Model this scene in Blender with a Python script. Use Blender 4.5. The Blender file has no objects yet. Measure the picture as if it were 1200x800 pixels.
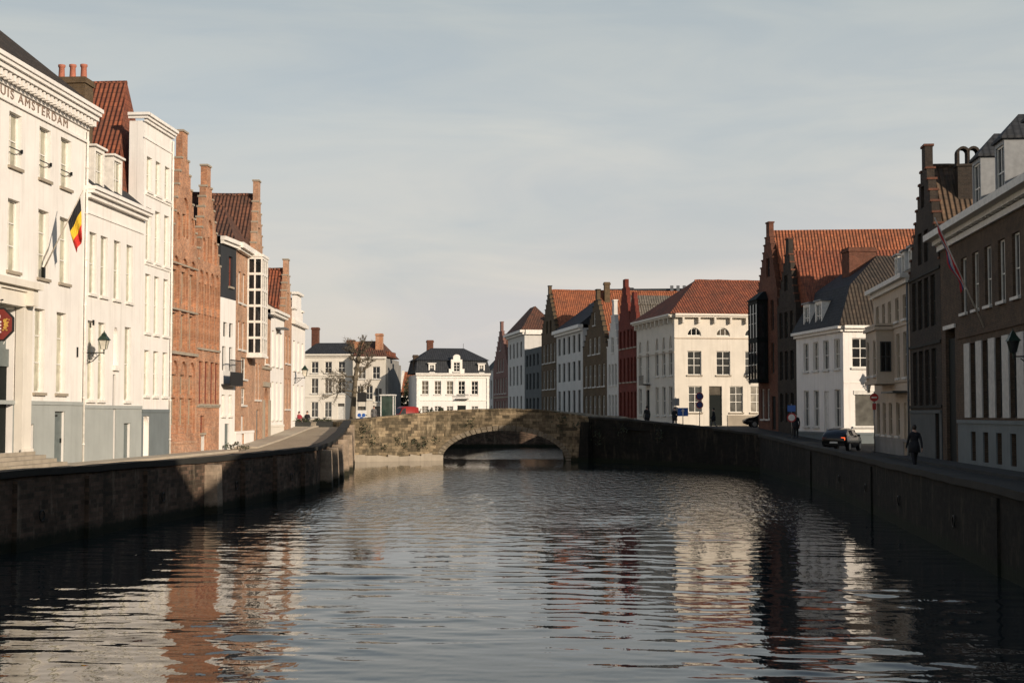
import bpy, bmesh, math, random
import numpy as np
from mathutils import Matrix, Vector
random.seed(7)
R = math.radians
C = bpy.context.scene.collection
S = bpy.context.scene

# ------------------------------------------------------------ camera, sky, sun
EYE = 4.0
cam = bpy.data.objects.new('camera', bpy.data.cameras.new('camera'))
C.objects.link(cam); S.camera = cam
cam.data.lens = 50.0; cam.data.sensor_width = 36.0
cam.data.clip_start = .5; cam.data.clip_end = 5000
cam.location = (0, 0, EYE)
cam.rotation_euler = (R(90) + math.atan(85/1667), 0, math.atan(135/1667))
SUN_AZ, SUN_EL = 50.0, 17.0       # azimuth counted from -Y towards +X
sx = math.sin(R(SUN_AZ))*math.cos(R(SUN_EL)); sy = -math.cos(R(SUN_AZ))*math.cos(R(SUN_EL)); sz = math.sin(R(SUN_EL))
sun = bpy.data.objects.new('sun', bpy.data.lights.new('sun', 'SUN')); C.objects.link(sun)
sun.data.energy = 4.8; sun.data.angle = R(.55); sun.data.color = (1.0, .845, .68)
sun.rotation_euler = Vector((sx, sy, sz)).to_track_quat('Z', 'Y').to_euler()
sun.location = (60, -40, 60)
S.view_settings.view_transform = 'Standard'; S.view_settings.look = 'None'
S.view_settings.exposure = 0.0; S.view_settings.gamma = 1.0
W = bpy.data.worlds.new('World'); S.world = W; W.use_nodes = True
nt = W.node_tree; nt.nodes.clear()
def N(t, kind, **kw):
    n = t.nodes.new(kind)
    for k, v in kw.items():
        if k.startswith('i_'): n.inputs[k[2:].replace('_', ' ')].default_value = v
        else: setattr(n, k, v)
    return n
def ramp(t, stops, fac=None):
    n = t.nodes.new('ShaderNodeValToRGB'); e = n.color_ramp.elements
    while len(e) < len(stops): e.new(.5)
    for el, (p, c) in zip(e, stops):
        el.position = p; el.color = (c, c, c, 1) if isinstance(c, (int, float)) else (*c, 1)
    if fac is not None: t.links.new(fac, n.inputs['Fac'])
    return n
sky = N(nt, 'ShaderNodeTexSky', sky_type='NISHITA', sun_disc=False, sun_elevation=R(SUN_EL),
        sun_rotation=math.atan2(sx, sy), air_density=1.0, dust_density=2.0)
b1 = N(nt, 'ShaderNodeBackground', i_Strength=.12); nt.links.new(sky.outputs[0], b1.inputs[0])
tc = N(nt, 'ShaderNodeTexCoord')
mp = N(nt, 'ShaderNodeMapping'); mp.inputs['Scale'].default_value = (1.4, 1.4, 6.5); mp.inputs['Rotation'].default_value = (R(6), R(-9), R(20))
nt.links.new(tc.outputs['Generated'], mp.inputs[0])
nz = N(nt, 'ShaderNodeTexNoise', i_Scale=1.5, i_Detail=6.0, i_Roughness=.52, i_Distortion=.6); nt.links.new(mp.outputs[0], nz.inputs['Vector'])
sep = N(nt, 'ShaderNodeSeparateXYZ'); nt.links.new(tc.outputs['Generated'], sep.inputs[0])
ccol = ramp(nt, [(0.0, (.64, .585, .54)), (.08, (.61, .58, .55)), (.2, (.53, .55, .54)), (.30, (.43, .475, .485)), (.44, (.21, .26, .33)), (1.0, (.09, .14, .23))], sep.outputs['Z'])
nz2 = N(nt, 'ShaderNodeTexNoise', i_Scale=3.4, i_Detail=7.0, i_Roughness=.55, i_Distortion=.8); nt.links.new(mp.outputs[0], nz2.inputs['Vector'])
cvar = ramp(nt, [(.36, (.925, .95, .98)), (.64, (1.07, 1.05, 1.02))], nz2.outputs['Fac'])
cm = N(nt, 'ShaderNodeMix', data_type='RGBA', blend_type='MULTIPLY'); cm.inputs[0].default_value = 1.0
nt.links.new(ccol.outputs[0], cm.inputs[6]); nt.links.new(cvar.outputs[0], cm.inputs[7])
b2 = N(nt, 'ShaderNodeBackground', i_Strength=1.10); nt.links.new(cm.outputs[2], b2.inputs[0])
cfac = ramp(nt, [(.3, .72), (.6, 1.0)], nz.outputs['Fac'])
mx = N(nt, 'ShaderNodeMixShader'); nt.links.new(cfac.outputs[0], mx.inputs[0])
nt.links.new(b1.outputs[0], mx.inputs[1]); nt.links.new(b2.outputs[0], mx.inputs[2])
wo = N(nt, 'ShaderNodeOutputWorld'); nt.links.new(mx.outputs[0], wo.inputs[0])

# ------------------------------------------------------------ materials
def newmat(name):
    m = bpy.data.materials.new(name); m.use_nodes = True
    t = m.node_tree; b = t.nodes['Principled BSDF']; return m, t, b
def L(t, a, b): t.links.new(a, b)
def mixc(t, fac, a, b, mode='MIX'):
    n = N(t, 'ShaderNodeMix', data_type='RGBA', blend_type=mode)
    for sock, v in ((n.inputs[0], fac), (n.inputs[6], a), (n.inputs[7], b)):
        if hasattr(v, 'is_linked'): t.links.new(v, sock)
        elif isinstance(v, (int, float)): sock.default_value = v
        else: sock.default_value = (*v, 1)
    return n.outputs[2]
def scaled(c, k): return tuple(min(1, x*k) for x in c)
def m_simple(name, c, rough=.6, metal=0.0, spec=.5):
    m, t, b = newmat(name)
    tc = N(t, 'ShaderNodeTexCoord'); nz = N(t, 'ShaderNodeTexNoise', i_Scale=5.0, i_Detail=4.0); L(t, tc.outputs['Object'], nz.inputs['Vector'])
    r = ramp(t, [(.3, scaled(c, .85)), (.7, scaled(c, 1.12))], nz.outputs['Fac']); L(t, r.outputs[0], b.inputs['Base Color'])
    b.inputs['Roughness'].default_value = rough; b.inputs['Metallic'].default_value = metal
    b.inputs['Specular IOR Level'].default_value = spec
    return m
def m_plaster(name, c, var=.12, dirt=(.30, .27, .22), dirty=.35):
    m, t, b = newmat(name)
    uv = N(t, 'ShaderNodeUVMap')
    n1 = N(t, 'ShaderNodeTexNoise', i_Scale=.7, i_Detail=7.0, i_Roughness=.6); L(t, uv.outputs[0], n1.inputs['Vector'])
    base = ramp(t, [(.3, scaled(c, 1-var)), (.65, scaled(c, 1+var*.3))], n1.outputs['Fac']).outputs[0]
    mp = N(t, 'ShaderNodeMapping'); mp.inputs['Scale'].default_value = (2.6, .16, 1); L(t, uv.outputs[0], mp.inputs[0])
    n2 = N(t, 'ShaderNodeTexNoise', i_Scale=1.0, i_Detail=6.0, i_Roughness=.65); L(t, mp.outputs[0], n2.inputs['Vector'])
    f = ramp(t, [(.5, 0.0), (.8, dirty)], n2.outputs['Fac']).outputs[0]
    col = mixc(t, f, base, dirt); L(t, col, b.inputs['Base Color'])
    b.inputs['Roughness'].default_value = .85; b.inputs['Specular IOR Level'].default_value = .25
    n3 = N(t, 'ShaderNodeTexNoise', i_Scale=9.0, i_Detail=4.0); L(t, uv.outputs[0], n3.inputs['Vector'])
    bp = N(t, 'ShaderNodeBump', i_Strength=.25, i_Distance=.02); L(t, n3.outputs['Fac'], bp.inputs['Height']); L(t, bp.outputs[0], b.inputs['Normal'])
    return m
def m_brick(name, c1, c2, mortar, stain=(.05, .05, .045), stained=.5, w=.24, h=.075, lime=None, tide=False):
    m, t, b = newmat(name)
    uv = N(t, 'ShaderNodeUVMap')
    br = N(t, 'ShaderNodeTexBrick', i_Scale=1.0, i_Mortar_Size=.009, i_Bias=-.1); br.inputs['Brick Width'].default_value = w; br.inputs['Row Height'].default_value = h
    L(t, uv.outputs[0], br.inputs['Vector'])
    br.inputs['Color1'].default_value = (*c1, 1); br.inputs['Color2'].default_value = (*c2, 1); br.inputs['Mortar'].default_value = (*mortar, 1)
    n1 = N(t, 'ShaderNodeTexNoise', i_Scale=.55, i_Detail=8.0, i_Roughness=.68); L(t, uv.outputs[0], n1.inputs['Vector'])
    f = ramp(t, [(.42, 0.0), (.72, stained)], n1.outputs['Fac']).outputs[0]
    col = mixc(t, f, br.outputs['Color'], stain)
    n2 = N(t, 'ShaderNodeTexNoise', i_Scale=3.1, i_Detail=5.0, i_Roughness=.7); L(t, uv.outputs[0], n2.inputs['Vector'])
    g = ramp(t, [(.3, .62), (.75, 1.3)], n2.outputs['Fac']).outputs[0]
    col = mixc(t, .8, col, g, 'MULTIPLY')
    if lime:
        mp = N(t, 'ShaderNodeMapping'); mp.inputs['Scale'].default_value = (1.3, .35, 1); mp.inputs['Location'].default_value = (13, 7, 0); L(t, uv.outputs[0], mp.inputs[0])
        n4 = N(t, 'ShaderNodeTexNoise', i_Scale=1.2, i_Detail=7.0, i_Roughness=.7); L(t, mp.outputs[0], n4.inputs['Vector'])
        col = mixc(t, ramp(t, [(.54, 0.0), (.74, .75)], n4.outputs['Fac']).outputs[0], col, lime)
    if tide:
        oc = N(t, 'ShaderNodeTexCoord'); oz = N(t, 'ShaderNodeSeparateXYZ'); L(t, oc.outputs['Object'], oz.inputs[0])
        zz = N(t, 'ShaderNodeMath', operation='MULTIPLY_ADD'); zz.inputs[1].default_value = -.5; L(t, n2.outputs['Fac'], zz.inputs[0]); L(t, oz.outputs[2], zz.inputs[2])
        col = mixc(t, ramp(t, [(.02, .92), (.22, 0.0)], zz.outputs[0]).outputs[0], col, (.012, .017, .009))
    L(t, col, b.inputs['Base Color']); b.inputs['Roughness'].default_value = .9; b.inputs['Specular IOR Level'].default_value = .2
    bp = N(t, 'ShaderNodeBump', i_Strength=.55, i_Distance=.03, invert=True); L(t, br.outputs['Fac'], bp.inputs['Height'])
    bp2 = N(t, 'ShaderNodeBump', i_Strength=.4, i_Distance=.06); L(t, n2.outputs['Fac'], bp2.inputs['Height']); L(t, bp.outputs[0], bp2.inputs['Normal'])
    L(t, bp2.outputs[0], b.inputs['Normal'])
    return m
def m_tile(name, c1, c2, moss=(.06, .055, .04), mossy=.5, w=.25, h=.34, bump=1.0):
    m, t, b = newmat(name)
    uv = N(t, 'ShaderNodeUVMap')
    br = N(t, 'ShaderNodeTexBrick', i_Scale=1.0, offset=0.0, i_Mortar_Size=.014, i_Bias=0.0); br.inputs['Brick Width'].default_value = w; br.inputs['Row Height'].default_value = h
    L(t, uv.outputs[0], br.inputs['Vector'])
    br.inputs['Color1'].default_value = (*c1, 1); br.inputs['Color2'].default_value = (*c2, 1); br.inputs['Mortar'].default_value = (*scaled(c1, .35), 1)
    n1 = N(t, 'ShaderNodeTexNoise', i_Scale=.6, i_Detail=8.0, i_Roughness=.7); L(t, uv.outputs[0], n1.inputs['Vector'])
    col = mixc(t, ramp(t, [(.4, 0.0), (.72, mossy)], n1.outputs['Fac']).outputs[0], br.outputs['Color'], moss)
    n2 = N(t, 'ShaderNodeTexNoise', i_Scale=4.0, i_Detail=3.0); L(t, uv.outputs[0], n2.inputs['Vector'])
    col = mixc(t, .7, col, ramp(t, [(.3, .65), (.7, 1.25)], n2.outputs['Fac']).outputs[0], 'MULTIPLY')
    L(t, col, b.inputs['Base Color']); b.inputs['Roughness'].default_value = .8; b.inputs['Specular IOR Level'].default_value = .3
    sp = N(t, 'ShaderNodeSeparateXYZ'); L(t, uv.outputs[0], sp.inputs[0])
    a = N(t, 'ShaderNodeMath', operation='MULTIPLY'); a.inputs[1].default_value = 2*math.pi/w; L(t, sp.outputs[0], a.inputs[0])
    s = N(t, 'ShaderNodeMath', operation='SINE'); L(t, a.outputs[0], s.inputs[0])
    d = N(t, 'ShaderNodeMath', operation='DIVIDE'); d.inputs[1].default_value = h; L(t, sp.outputs[1], d.inputs[0])
    fr = N(t, 'ShaderNodeMath', operation='FRACT'); L(t, d.outputs[0], fr.inputs[0])
    sub = N(t, 'ShaderNodeMath', operation='SUBTRACT'); L(t, s.outputs[0], sub.inputs[0]); L(t, fr.outputs[0], sub.inputs[1])
    bp = N(t, 'ShaderNodeBump', i_Strength=bump, i_Distance=.035); L(t, sub.outputs[0], bp.inputs['Height']); L(t, bp.outputs[0], b.inputs['Normal'])
    return m
def m_glass(name, c, rough=.04, var=.6, cur=None):
    m, t, b = newmat(name)
    tc = N(t, 'ShaderNodeTexCoord'); oi = N(t, 'ShaderNodeObjectInfo')
    n = N(t, 'ShaderNodeTexNoise', i_Scale=1.6, i_Detail=2.0); L(t, tc.outputs['Object'], n.inputs['Vector'])
    r = ramp(t, [(0, scaled(c, 1-var)), (1, scaled(c, 1+var))], oi.outputs['Random'])
    if cur: r = ramp(t, [(0, scaled(c, .6)), (.55, scaled(c, 1.4)), (.68, scaled(cur, .45)), (1, cur)], oi.outputs['Random'])
    r2 = ramp(t, [(.35, .7), (.65, 1.2)], n.outputs['Fac'])
    L(t, mixc(t, 1.0, r.outputs[0], r2.outputs[0], 'MULTIPLY'), b.inputs['Base Color'])
    b.inputs['Roughness'].default_value = rough; b.inputs['IOR'].default_value = 1.5
    bp = N(t, 'ShaderNodeBump', i_Strength=.06, i_Distance=.05); L(t, n.outputs['Fac'], bp.inputs['Height']); L(t, bp.outputs[0], b.inputs['Normal'])
    return m
M = {}
M['white'] = m_plaster('white_plaster', (.80, .765, .715), .08, (.42, .38, .32), .48)
M['cream'] = m_plaster('cream_plaster', (.74, .69, .60), .10, (.35, .30, .22), .3)
M['ivory'] = m_plaster('ivory_plaster', (.68, .625, .535), .10, (.30, .26, .2), .35)
M['beige'] = m_plaster('beige_plaster', (.50, .42, .33), .12, (.2, .17, .13), .4)
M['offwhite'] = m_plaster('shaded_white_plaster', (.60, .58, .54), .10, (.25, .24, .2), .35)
M['greybase'] = m_plaster('grey_plinth_paint', (.36, .38, .36), .10, (.2, .21, .19), .3)
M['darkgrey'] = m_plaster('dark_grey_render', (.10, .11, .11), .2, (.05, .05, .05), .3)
M['bluegrey'] = m_plaster('blue_grey_paint', (.16, .185, .19), .15, (.08, .09, .09), .3)
M['greyrender'] = m_plaster('grey_render_and_wall_shade', (.27, .26, .24), .2, (.12, .13, .09), .5)  # grey render; also stands for shade on the far corner house's side wall
M['slateclad'] = m_plaster('black_cladding', (.035, .038, .042), .2, (.02, .02, .02), .3)
M['stone'] = m_plaster('old_stone', (.36, .31, .24), .25, (.14, .12, .09), .5)
M['coping'] = m_plaster('dark_coping_stone', (.030, .029, .025), .3, (.018, .019, .015), .6)
M['brick_orange'] = m_brick('orange_brick', (.62, .265, .125), (.36, .14, .07), (.5, .41, .31), (.15, .095, .065), .75, lime=(.58, .42, .30))
M['brick_pale'] = m_brick('pale_orange_brick', (.60, .30, .16), (.38, .175, .10), (.5, .42, .33), (.22, .15, .10), .7, lime=(.6, .46, .34))
M['brick_brown'] = m_brick('brown_brick', (.115, .072, .045), (.075, .05, .034), (.13, .11, .085), (.035, .03, .026), .6)
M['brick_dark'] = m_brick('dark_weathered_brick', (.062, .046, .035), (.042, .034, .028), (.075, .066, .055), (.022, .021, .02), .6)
M['brick_red'] = m_brick('red_painted_brick', (.21, .045, .03), (.16, .035, .025), (.14, .05, .04), (.05, .02, .016), .5)
M['brick_rust'] = m_brick('rusty_brick', (.19, .07, .042), (.13, .05, .032), (.16, .11, .08), (.05, .03, .024), .6)
M['brick_pink'] = m_brick('pink_brick', (.27, .14, .115), (.22, .115, .1), (.25, .18, .15), (.14, .09, .08), .5)
M['brick_ochre'] = m_brick('ochre_brick', (.145, .095, .05), (.11, .075, .042), (.15, .12, .085), (.05, .04, .03), .5)
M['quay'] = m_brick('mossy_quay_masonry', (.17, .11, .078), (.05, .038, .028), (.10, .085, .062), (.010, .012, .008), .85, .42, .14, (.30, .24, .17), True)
M['quayshade'] = m_brick('shade_toned_masonry', (.022, .019, .015), (.010, .010, .008), (.014, .014, .011), (.003, .005, .004), .9, .42, .14, (.085, .07, .048), True)  # quay masonry with the right bank's shade put into its colour
M['quaypier'] = m_brick('sunlit_toned_masonry', (.42, .32, .23), (.34, .26, .19), (.36, .3, .22), (.16, .13, .09), .6, .5, .18, (.55, .43, .32), True)  # paler masonry, sunlight on the buttresses put into the colour
M['bridge'] = m_brick('bridge_masonry', (.36, .275, .17), (.06, .048, .032), (.075, .062, .044), (.020, .021, .014), .95, .6, .26, (.50, .40, .26), True)
M['voussoir'] = m_brick('arch_stone', (.30, .25, .18), (.22, .18, .13), (.12, .1, .08), (.08, .07, .05), .8, .28, .9)
M['tile_red'] = m_tile('red_pantiles', (.34, .105, .05), (.22, .065, .034), (.085, .05, .035), .75)
M['tile_orange'] = m_tile('orange_pantiles', (.40, .135, .06), (.27, .085, .04), (.12, .065, .04), .7)
M['tile_brown'] = m_tile('weathered_brown_pantiles', (.20, .085, .05), (.12, .055, .036), (.055, .042, .032), .75)
M['tile_dark'] = m_tile('dark_brown_tiles', (.085, .062, .044), (.05, .04, .03), (.03, .027, .022), .7)
M['tile_umber'] = m_tile('umber_pantiles', (.17, .105, .062), (.095, .065, .043), (.05, .042, .03), .75)
M['tile_grey'] = m_tile('grey_brown_tiles', (.17, .15, .125), (.125, .11, .09), (.08, .075, .06), .6)
M['slate'] = m_tile('dark_slates', (.045, .048, .054), (.028, .031, .035), (.03, .03, .026), .4, .28, .24, .25)
M['zinc'] = m_simple('zinc_sheet', (.13, .14, .15), .5, .3)
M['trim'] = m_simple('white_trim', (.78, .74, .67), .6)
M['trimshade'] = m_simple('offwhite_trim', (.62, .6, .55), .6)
M['frame'] = m_simple('white_window_paint', (.74, .71, .64), .5)
M['frame_dk'] = m_simple('dark_window_paint', (.035, .038, .036), .5)
M['frame_rd'] = m_simple('oxblood_window_paint', (.22, .05, .03), .5)
M['frame_tan'] = m_simple('tan_window_paint', (.36, .3, .22), .5)
M['pane_dk'] = m_glass('dark_window_glass', (.016, .018, .019), .04, .6, (.16, .14, .11))
M['pane_cur'] = m_glass('curtained_window_glass', (.40, .38, .28), .08, .25)
M['pane_gr'] = m_glass('green_tinted_glass', (.045, .075, .06), .05, .3)
M['pane_mid'] = m_glass('half_curtained_glass', (.07, .072, .068), .05, .7, (.34, .31, .25))
M['door'] = m_simple('grey_green_door_paint', (.13, .155, .15), .5)
M['door_dk'] = m_simple('black_green_door_paint', (.010, .013, .012), .75, 0.0, .15)
M['iron'] = m_simple('black_iron', (.012, .014, .013), .45, .4)
M['green_iron'] = m_simple('dark_green_lamp_metal', (.015, .035, .022), .45, .2)
M['lampglass'] = m_glass('milky_lantern_glass', (.62, .58, .48), .15, .1)
M['terra'] = m_simple('terracotta', (.40, .14, .085), .8)
M['bark'] = m_simple('pale_bark', (.13, .105, .07), .9)
M['ivy'] = m_simple('dark_ivy_leaves', (.04, .05, .022), .7)
M['red'] = m_simple('red_enamel', (.42, .02, .018), .4)
M['signred'] = m_simple('faded_red_sign_paint', (.20, .03, .022), .6)
M['dormershade'] = m_simple('shade_toned_dormer_paint', (.25, .26, .265), .6)  # white dormers greyed, their shade put into the paint
M['trimgrey'] = m_simple('grey_white_shutter_paint', (.46, .45, .42), .65)  # even greyish white, duller than the trim
M['blue'] = m_simple('blue_enamel', (.03, .12, .42), .4)
M['gold'] = m_simple('gold_paint', (.55, .34, .07), .45)
M['signwhite'] = m_simple('white_enamel', (.75, .73, .68), .45)
M['black'] = m_simple('black_paint', (.015, .015, .015), .5)
M['lettering'] = m_simple('brown_lettering_paint', (.26, .19, .15), .7)
M['pole'] = m_simple('galvanised_pole', (.3, .3, .29), .4, .7)
M['flagpole'] = m_simple('pale_flagpole', (.45, .40, .33), .5)
M['fl_black'] = m_simple('black_flag_cloth', (.02, .02, .022), .9)
M['fl_yellow'] = m_simple('yellow_flag_cloth', (.78, .50, .035), .9)
M['fl_red'] = m_simple('red_flag_cloth', (.62, .035, .025), .9)
M['fl_white'] = m_simple('white_flag_cloth', (.45, .43, .43), .9)
M['fl_dred'] = m_simple('dark_red_flag_cloth', (.45, .03, .035), .9)
M['fl_blue'] = m_simple('blue_flag_cloth', (.06, .08, .2), .9)
M['tyre'] = m_simple('tyre_rubber', (.014, .014, .014), .8)
M['rim'] = m_simple('alloy_rim', (.35, .35, .35), .35, .8)
M['carblack'] = m_simple('black_car_paint', (.010, .011, .013), .2)
M['carred'] = m_simple('red_car_paint', (.28, .022, .014), .3)
M['cargrey'] = m_simple('grey_car_paint', (.10, .105, .11), .25)
M['skin'] = m_simple('skin', (.5, .3, .22), .6)
M['hair'] = m_simple('dark_hair', (.03, .022, .016), .7)
M['cl_dark'] = m_simple('dark_coat_cloth', (.014, .015, .018), .9)
M['cl_red'] = m_simple('red_jacket_cloth', (.30, .03, .04), .9)
M['cl_blue'] = m_simple('navy_trousers_cloth', (.025, .03, .05), .9)
M['cl_grey'] = m_simple('grey_coat_cloth', (.12, .115, .11), .9)
mt, t, b = newmat('lit_tail_lamp'); b.inputs['Base Color'].default_value = (.4, .03, .01, 1)
b.inputs['Emission Color'].default_value = (1, .12, .03, 1); b.inputs['Emission Strength'].default_value = 2.2; M['tail_on'] = mt
M['tail'] = m_simple('red_lamp_plastic', (.2, .01, .01), .3)
def m_ground(name, c1, c2, sc=1.0, cob=True):
    m, t, b = newmat(name)
    tc = N(t, 'ShaderNodeTexCoord')
    n = N(t, 'ShaderNodeTexNoise', i_Scale=.35*sc, i_Detail=9.0, i_Roughness=.7); L(t, tc.outputs['Object'], n.inputs['Vector'])
    col = ramp(t, [(.3, c1), (.7, c2)], n.outputs['Fac']).outputs[0]
    b.inputs['Roughness'].default_value = .9; b.inputs['Specular IOR Level'].default_value = .25
    if cob:
        v = N(t, 'ShaderNodeTexVoronoi', i_Scale=6.0); L(t, tc.outputs['Object'], v.inputs['Vector'])
        col = mixc(t, .5, col, ramp(t, [(.0, 1.15), (.7, .6)], v.outputs['Distance']).outputs[0], 'MULTIPLY')
        bp = N(t, 'ShaderNodeBump', i_Strength=.5, i_Distance=.03, invert=True); L(t, v.outputs['Distance'], bp.inputs['Height']); L(t, bp.outputs[0], b.inputs['Normal'])
    L(t, col, b.inputs['Base Color'])
    return m
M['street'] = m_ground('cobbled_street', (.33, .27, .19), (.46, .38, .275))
M['streetdk'] = m_ground('shade_toned_cobbles', (.028, .029, .029), (.048, .047, .044))  # same cobbles as the left street, darkened to paint in the bank's shade
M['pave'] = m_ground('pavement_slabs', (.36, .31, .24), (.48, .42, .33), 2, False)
M['pavedk'] = m_ground('shade_toned_slabs', (.035, .036, .036), (.055, .054, .05), 2, False)  # darkened copy of the slabs, shade painted into the colour
M['ground'] = m_ground('town_ground', (.10, .09, .07), (.16, .14, .11), 1, False)

# ------------------------------------------------------------ mesh builder
class MB:
    def __init__(s): s.v = []; s.f = []; s.m = []
    def poly(s, pts, mi=0):
        i = len(s.v); s.v += [tuple(p) for p in pts]; s.f.append(tuple(range(i, i+len(pts)))); s.m.append(mi)
    def box(s, x0, x1, y0, y1, z0, z1, mi=0, skip=''):
        P = [(x0,y0,z0),(x1,y0,z0),(x1,y1,z0),(x0,y1,z0),(x0,y0,z1),(x1,y0,z1),(x1,y1,z1),(x0,y1,z1)]
        for k, q in (('f',(0,1,5,4)),('r',(1,2,6,5)),('k',(2,3,7,6)),('l',(3,0,4,7)),('t',(4,5,6,7)),('b',(3,2,1,0))):
            if k not in skip: s.poly([P[i] for i in q], mi)
    def frust(s, a, za, b, zb, mi=0, wall=None, top=True, rm=None):
        # a, b = (x0,x1,y0,y1) rectangles at heights za, zb
        def ring(r, z): return [(r[0],r[2],z),(r[1],r[2],z),(r[1],r[3],z),(r[0],r[3],z)]
        p, q = ring(a, za), ring(b, zb)
        for i in range(4):
            j = (i+1) % 4
            pts = [p[i], p[j], q[j], q[i]]; u = []
            for k in pts:
                if not u or (Vector(k)-Vector(u[-1])).length > 1e-4: u.append(k)
            if (Vector(u[0])-Vector(u[-1])).length < 1e-4: u.pop()
            if len(u) < 3: continue
            n = (Vector(u[1])-Vector(u[0])).cross(Vector(u[2])-Vector(u[0])).normalized()
            s.poly(u, wall if (wall is not None and abs(n.z) < .05) else (rm if (rm is not None and i == 1) else mi))
        if top and (b[1]-b[0]) > 1e-3 and (b[3]-b[2]) > 1e-3: s.poly(q, mi)
        s.poly(p[::-1], mi)
    def tube(s, pts, rad, seg=8, mi=0, cap=True):
        pts = [Vector(p) for p in pts]; n = len(pts)
        if isinstance(rad, (int, float)): rad = [rad]*n
        base = len(s.v); ref = None
        for i, p in enumerate(pts):
            d = (pts[min(i+1, n-1)]-pts[max(i-1, 0)]).normalized()
            if ref is None: ref = Vector((1,0,0)) if abs(d.x) < .8 else Vector((0,1,0))
            a = (ref-d*ref.dot(d)).normalized(); ref = a; c = d.cross(a)
            for k in range(seg):
                th = 2*math.pi*k/seg
                s.v.append(tuple(p+(a*math.cos(th)+c*math.sin(th))*rad[i]))
        for i in range(n-1):
            for k in range(seg):
                k2 = (k+1) % seg
                s.f.append((base+i*seg+k, base+i*seg+k2, base+(i+1)*seg+k2, base+(i+1)*seg+k)); s.m.append(mi)
        if cap:
            s.f.append(tuple(base+k for k in range(seg))[::-1]); s.m.append(mi)
            s.f.append(tuple(base+(n-1)*seg+k for k in range(seg))); s.m.append(mi)
    def lathe(s, prof, c=(0,0,0), seg=12, mi=0, sq=False):
        # prof = [(r, z)...] closed by caps when r > 0
        s.tube([(c[0], c[1], c[2]+z) for r, z in prof], [max(r, .001) for r, z in prof], 4 if sq else seg, mi)
    def prism(s, poly, y0, y1, mi=0):
        # polygon in xz (counter-clockwise seen from -y), extruded in y
        n = len(poly)
        s.poly([(x, y0, z) for x, z in poly], mi); s.poly([(x, y1, z) for x, z in poly][::-1], mi)
        for i in range(n):
            a, c = poly[i], poly[(i+1) % n]
            s.poly([(a[0],y0,a[1]), (a[0],y1,a[1]), (c[0],y1,c[1]), (c[0],y0,c[1])], mi)
    def build(s, name, mats, parent=None, smooth=False, loc=None):
        me = bpy.data.meshes.new(name); me.from_pydata(s.v, [], s.f)
        for m in (mats if isinstance(mats, (list, tuple)) else [mats]): me.materials.append(M[m] if isinstance(m, str) else m)
        me.polygons.foreach_set('material_index', s.m)
        if smooth: me.polygons.foreach_set('use_smooth', [True]*len(s.f))
        uvl = me.uv_layers.new(name='UVMap'); uv = np.zeros((len(me.loops), 2), dtype=np.float32)
        li = 0; V = s.v
        for f in s.f:
            p0 = Vector(V[f[0]]); n = Vector((0,0,0))
            for k in range(1, len(f)-1): n += (Vector(V[f[k]])-p0).cross(Vector(V[f[k+1]])-p0)
            if n.length > 0: n.normalize()
            if abs(n.z) > .985 or n.length < .5: tx, bx = Vector((1,0,0)), Vector((0,1,0))
            else:
                tx = Vector((-n.y, n.x, 0)).normalized(); bx = n.cross(tx)
            for k in f:
                p = Vector(V[k]); uv[li] = (p.dot(tx), p.dot(bx)); li += 1
        uvl.data.foreach_set('uv', uv.ravel())
        me.update()
        o = bpy.data.objects.new(name, me); C.objects.link(o)
        if parent: o.parent = parent
        if loc: o.location = loc
        return o
def tag(o, label=None, cat=None, group=None, kind=None):
    if label: o['label'] = label
    if cat: o['category'] = cat
    if group: o['group'] = group
    if kind: o['kind'] = kind
    return o
def empty(name, label, cat, loc, rz=0, group=None):
    o = bpy.data.objects.new(name, None); C.objects.link(o); o.empty_display_size = .3
    o.location = loc; o.rotation_euler = (0, 0, rz); return tag(o, label, cat, group)
def copy_thing(root, loc, rz, label):
    def cp(o, par):
        c = o.copy(); C.objects.link(c)
        if par: c.parent = par
        for ch in o.children: cp(ch, c)
        return c
    c = cp(root, None); c.location = loc; c.rotation_euler = (0, 0, rz); c['label'] = label; return c

# ------------------------------------------------------------ windows
# style: frame, pane, columns, bar heights (fractions), sill, recess, arch
STY = {
 'sash':   dict(fr='frame', pane='pane_cur', nx=2, bars=(.36,.68), sill='stone', rec=.20),
 'sash3':  dict(fr='frame', pane='pane_cur', nx=2, bars=(.5,), sill='stone', rec=.20),
 'plain':  dict(fr='frame', pane='pane_cur', nx=2, bars=(.5,), sill='trim', rec=.16),
 'dark':   dict(fr='frame', pane='pane_dk', nx=2, bars=(.33,.66), sill='trimshade', rec=.14),
 'cross':  dict(fr='frame', pane='pane_mid', nx=2, bars=(.4,.7), sill='stone', rec=.13),
 'brickw': dict(fr='frame_tan', pane='pane_mid', nx=2, bars=(.45,), sill=None, rec=.16),
 'redw':   dict(fr='frame_rd', pane='pane_mid', nx=2, bars=(.5,), sill='stone', rec=.15),
 'darkw':  dict(fr='frame_dk', pane='pane_dk', nx=2, bars=(.5,), sill=None, rec=.16),
 'whitedk':dict(fr='frame', pane='pane_dk', nx=2, bars=(.45,), sill='trimshade', rec=.12),
 'shade':  dict(fr='frame', pane='pane_mid', nx=2, bars=(.5,), sill='trimshade', rec=.12),
 'louver': dict(fr='frame_tan', pane='pane_mid', nx=1, bars=(.5,), sill='trimshade', rec=.10),
 'arch':   dict(fr='frame', pane='pane_dk', nx=4, bars=(), sill=None, rec=.12, arch=True),
 'grid':   dict(fr='frame', pane='pane_dk', nx=2, bars=(.167,.333,.5,.667,.833), sill='trim', rec=.04),
}
_wc = {}
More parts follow.
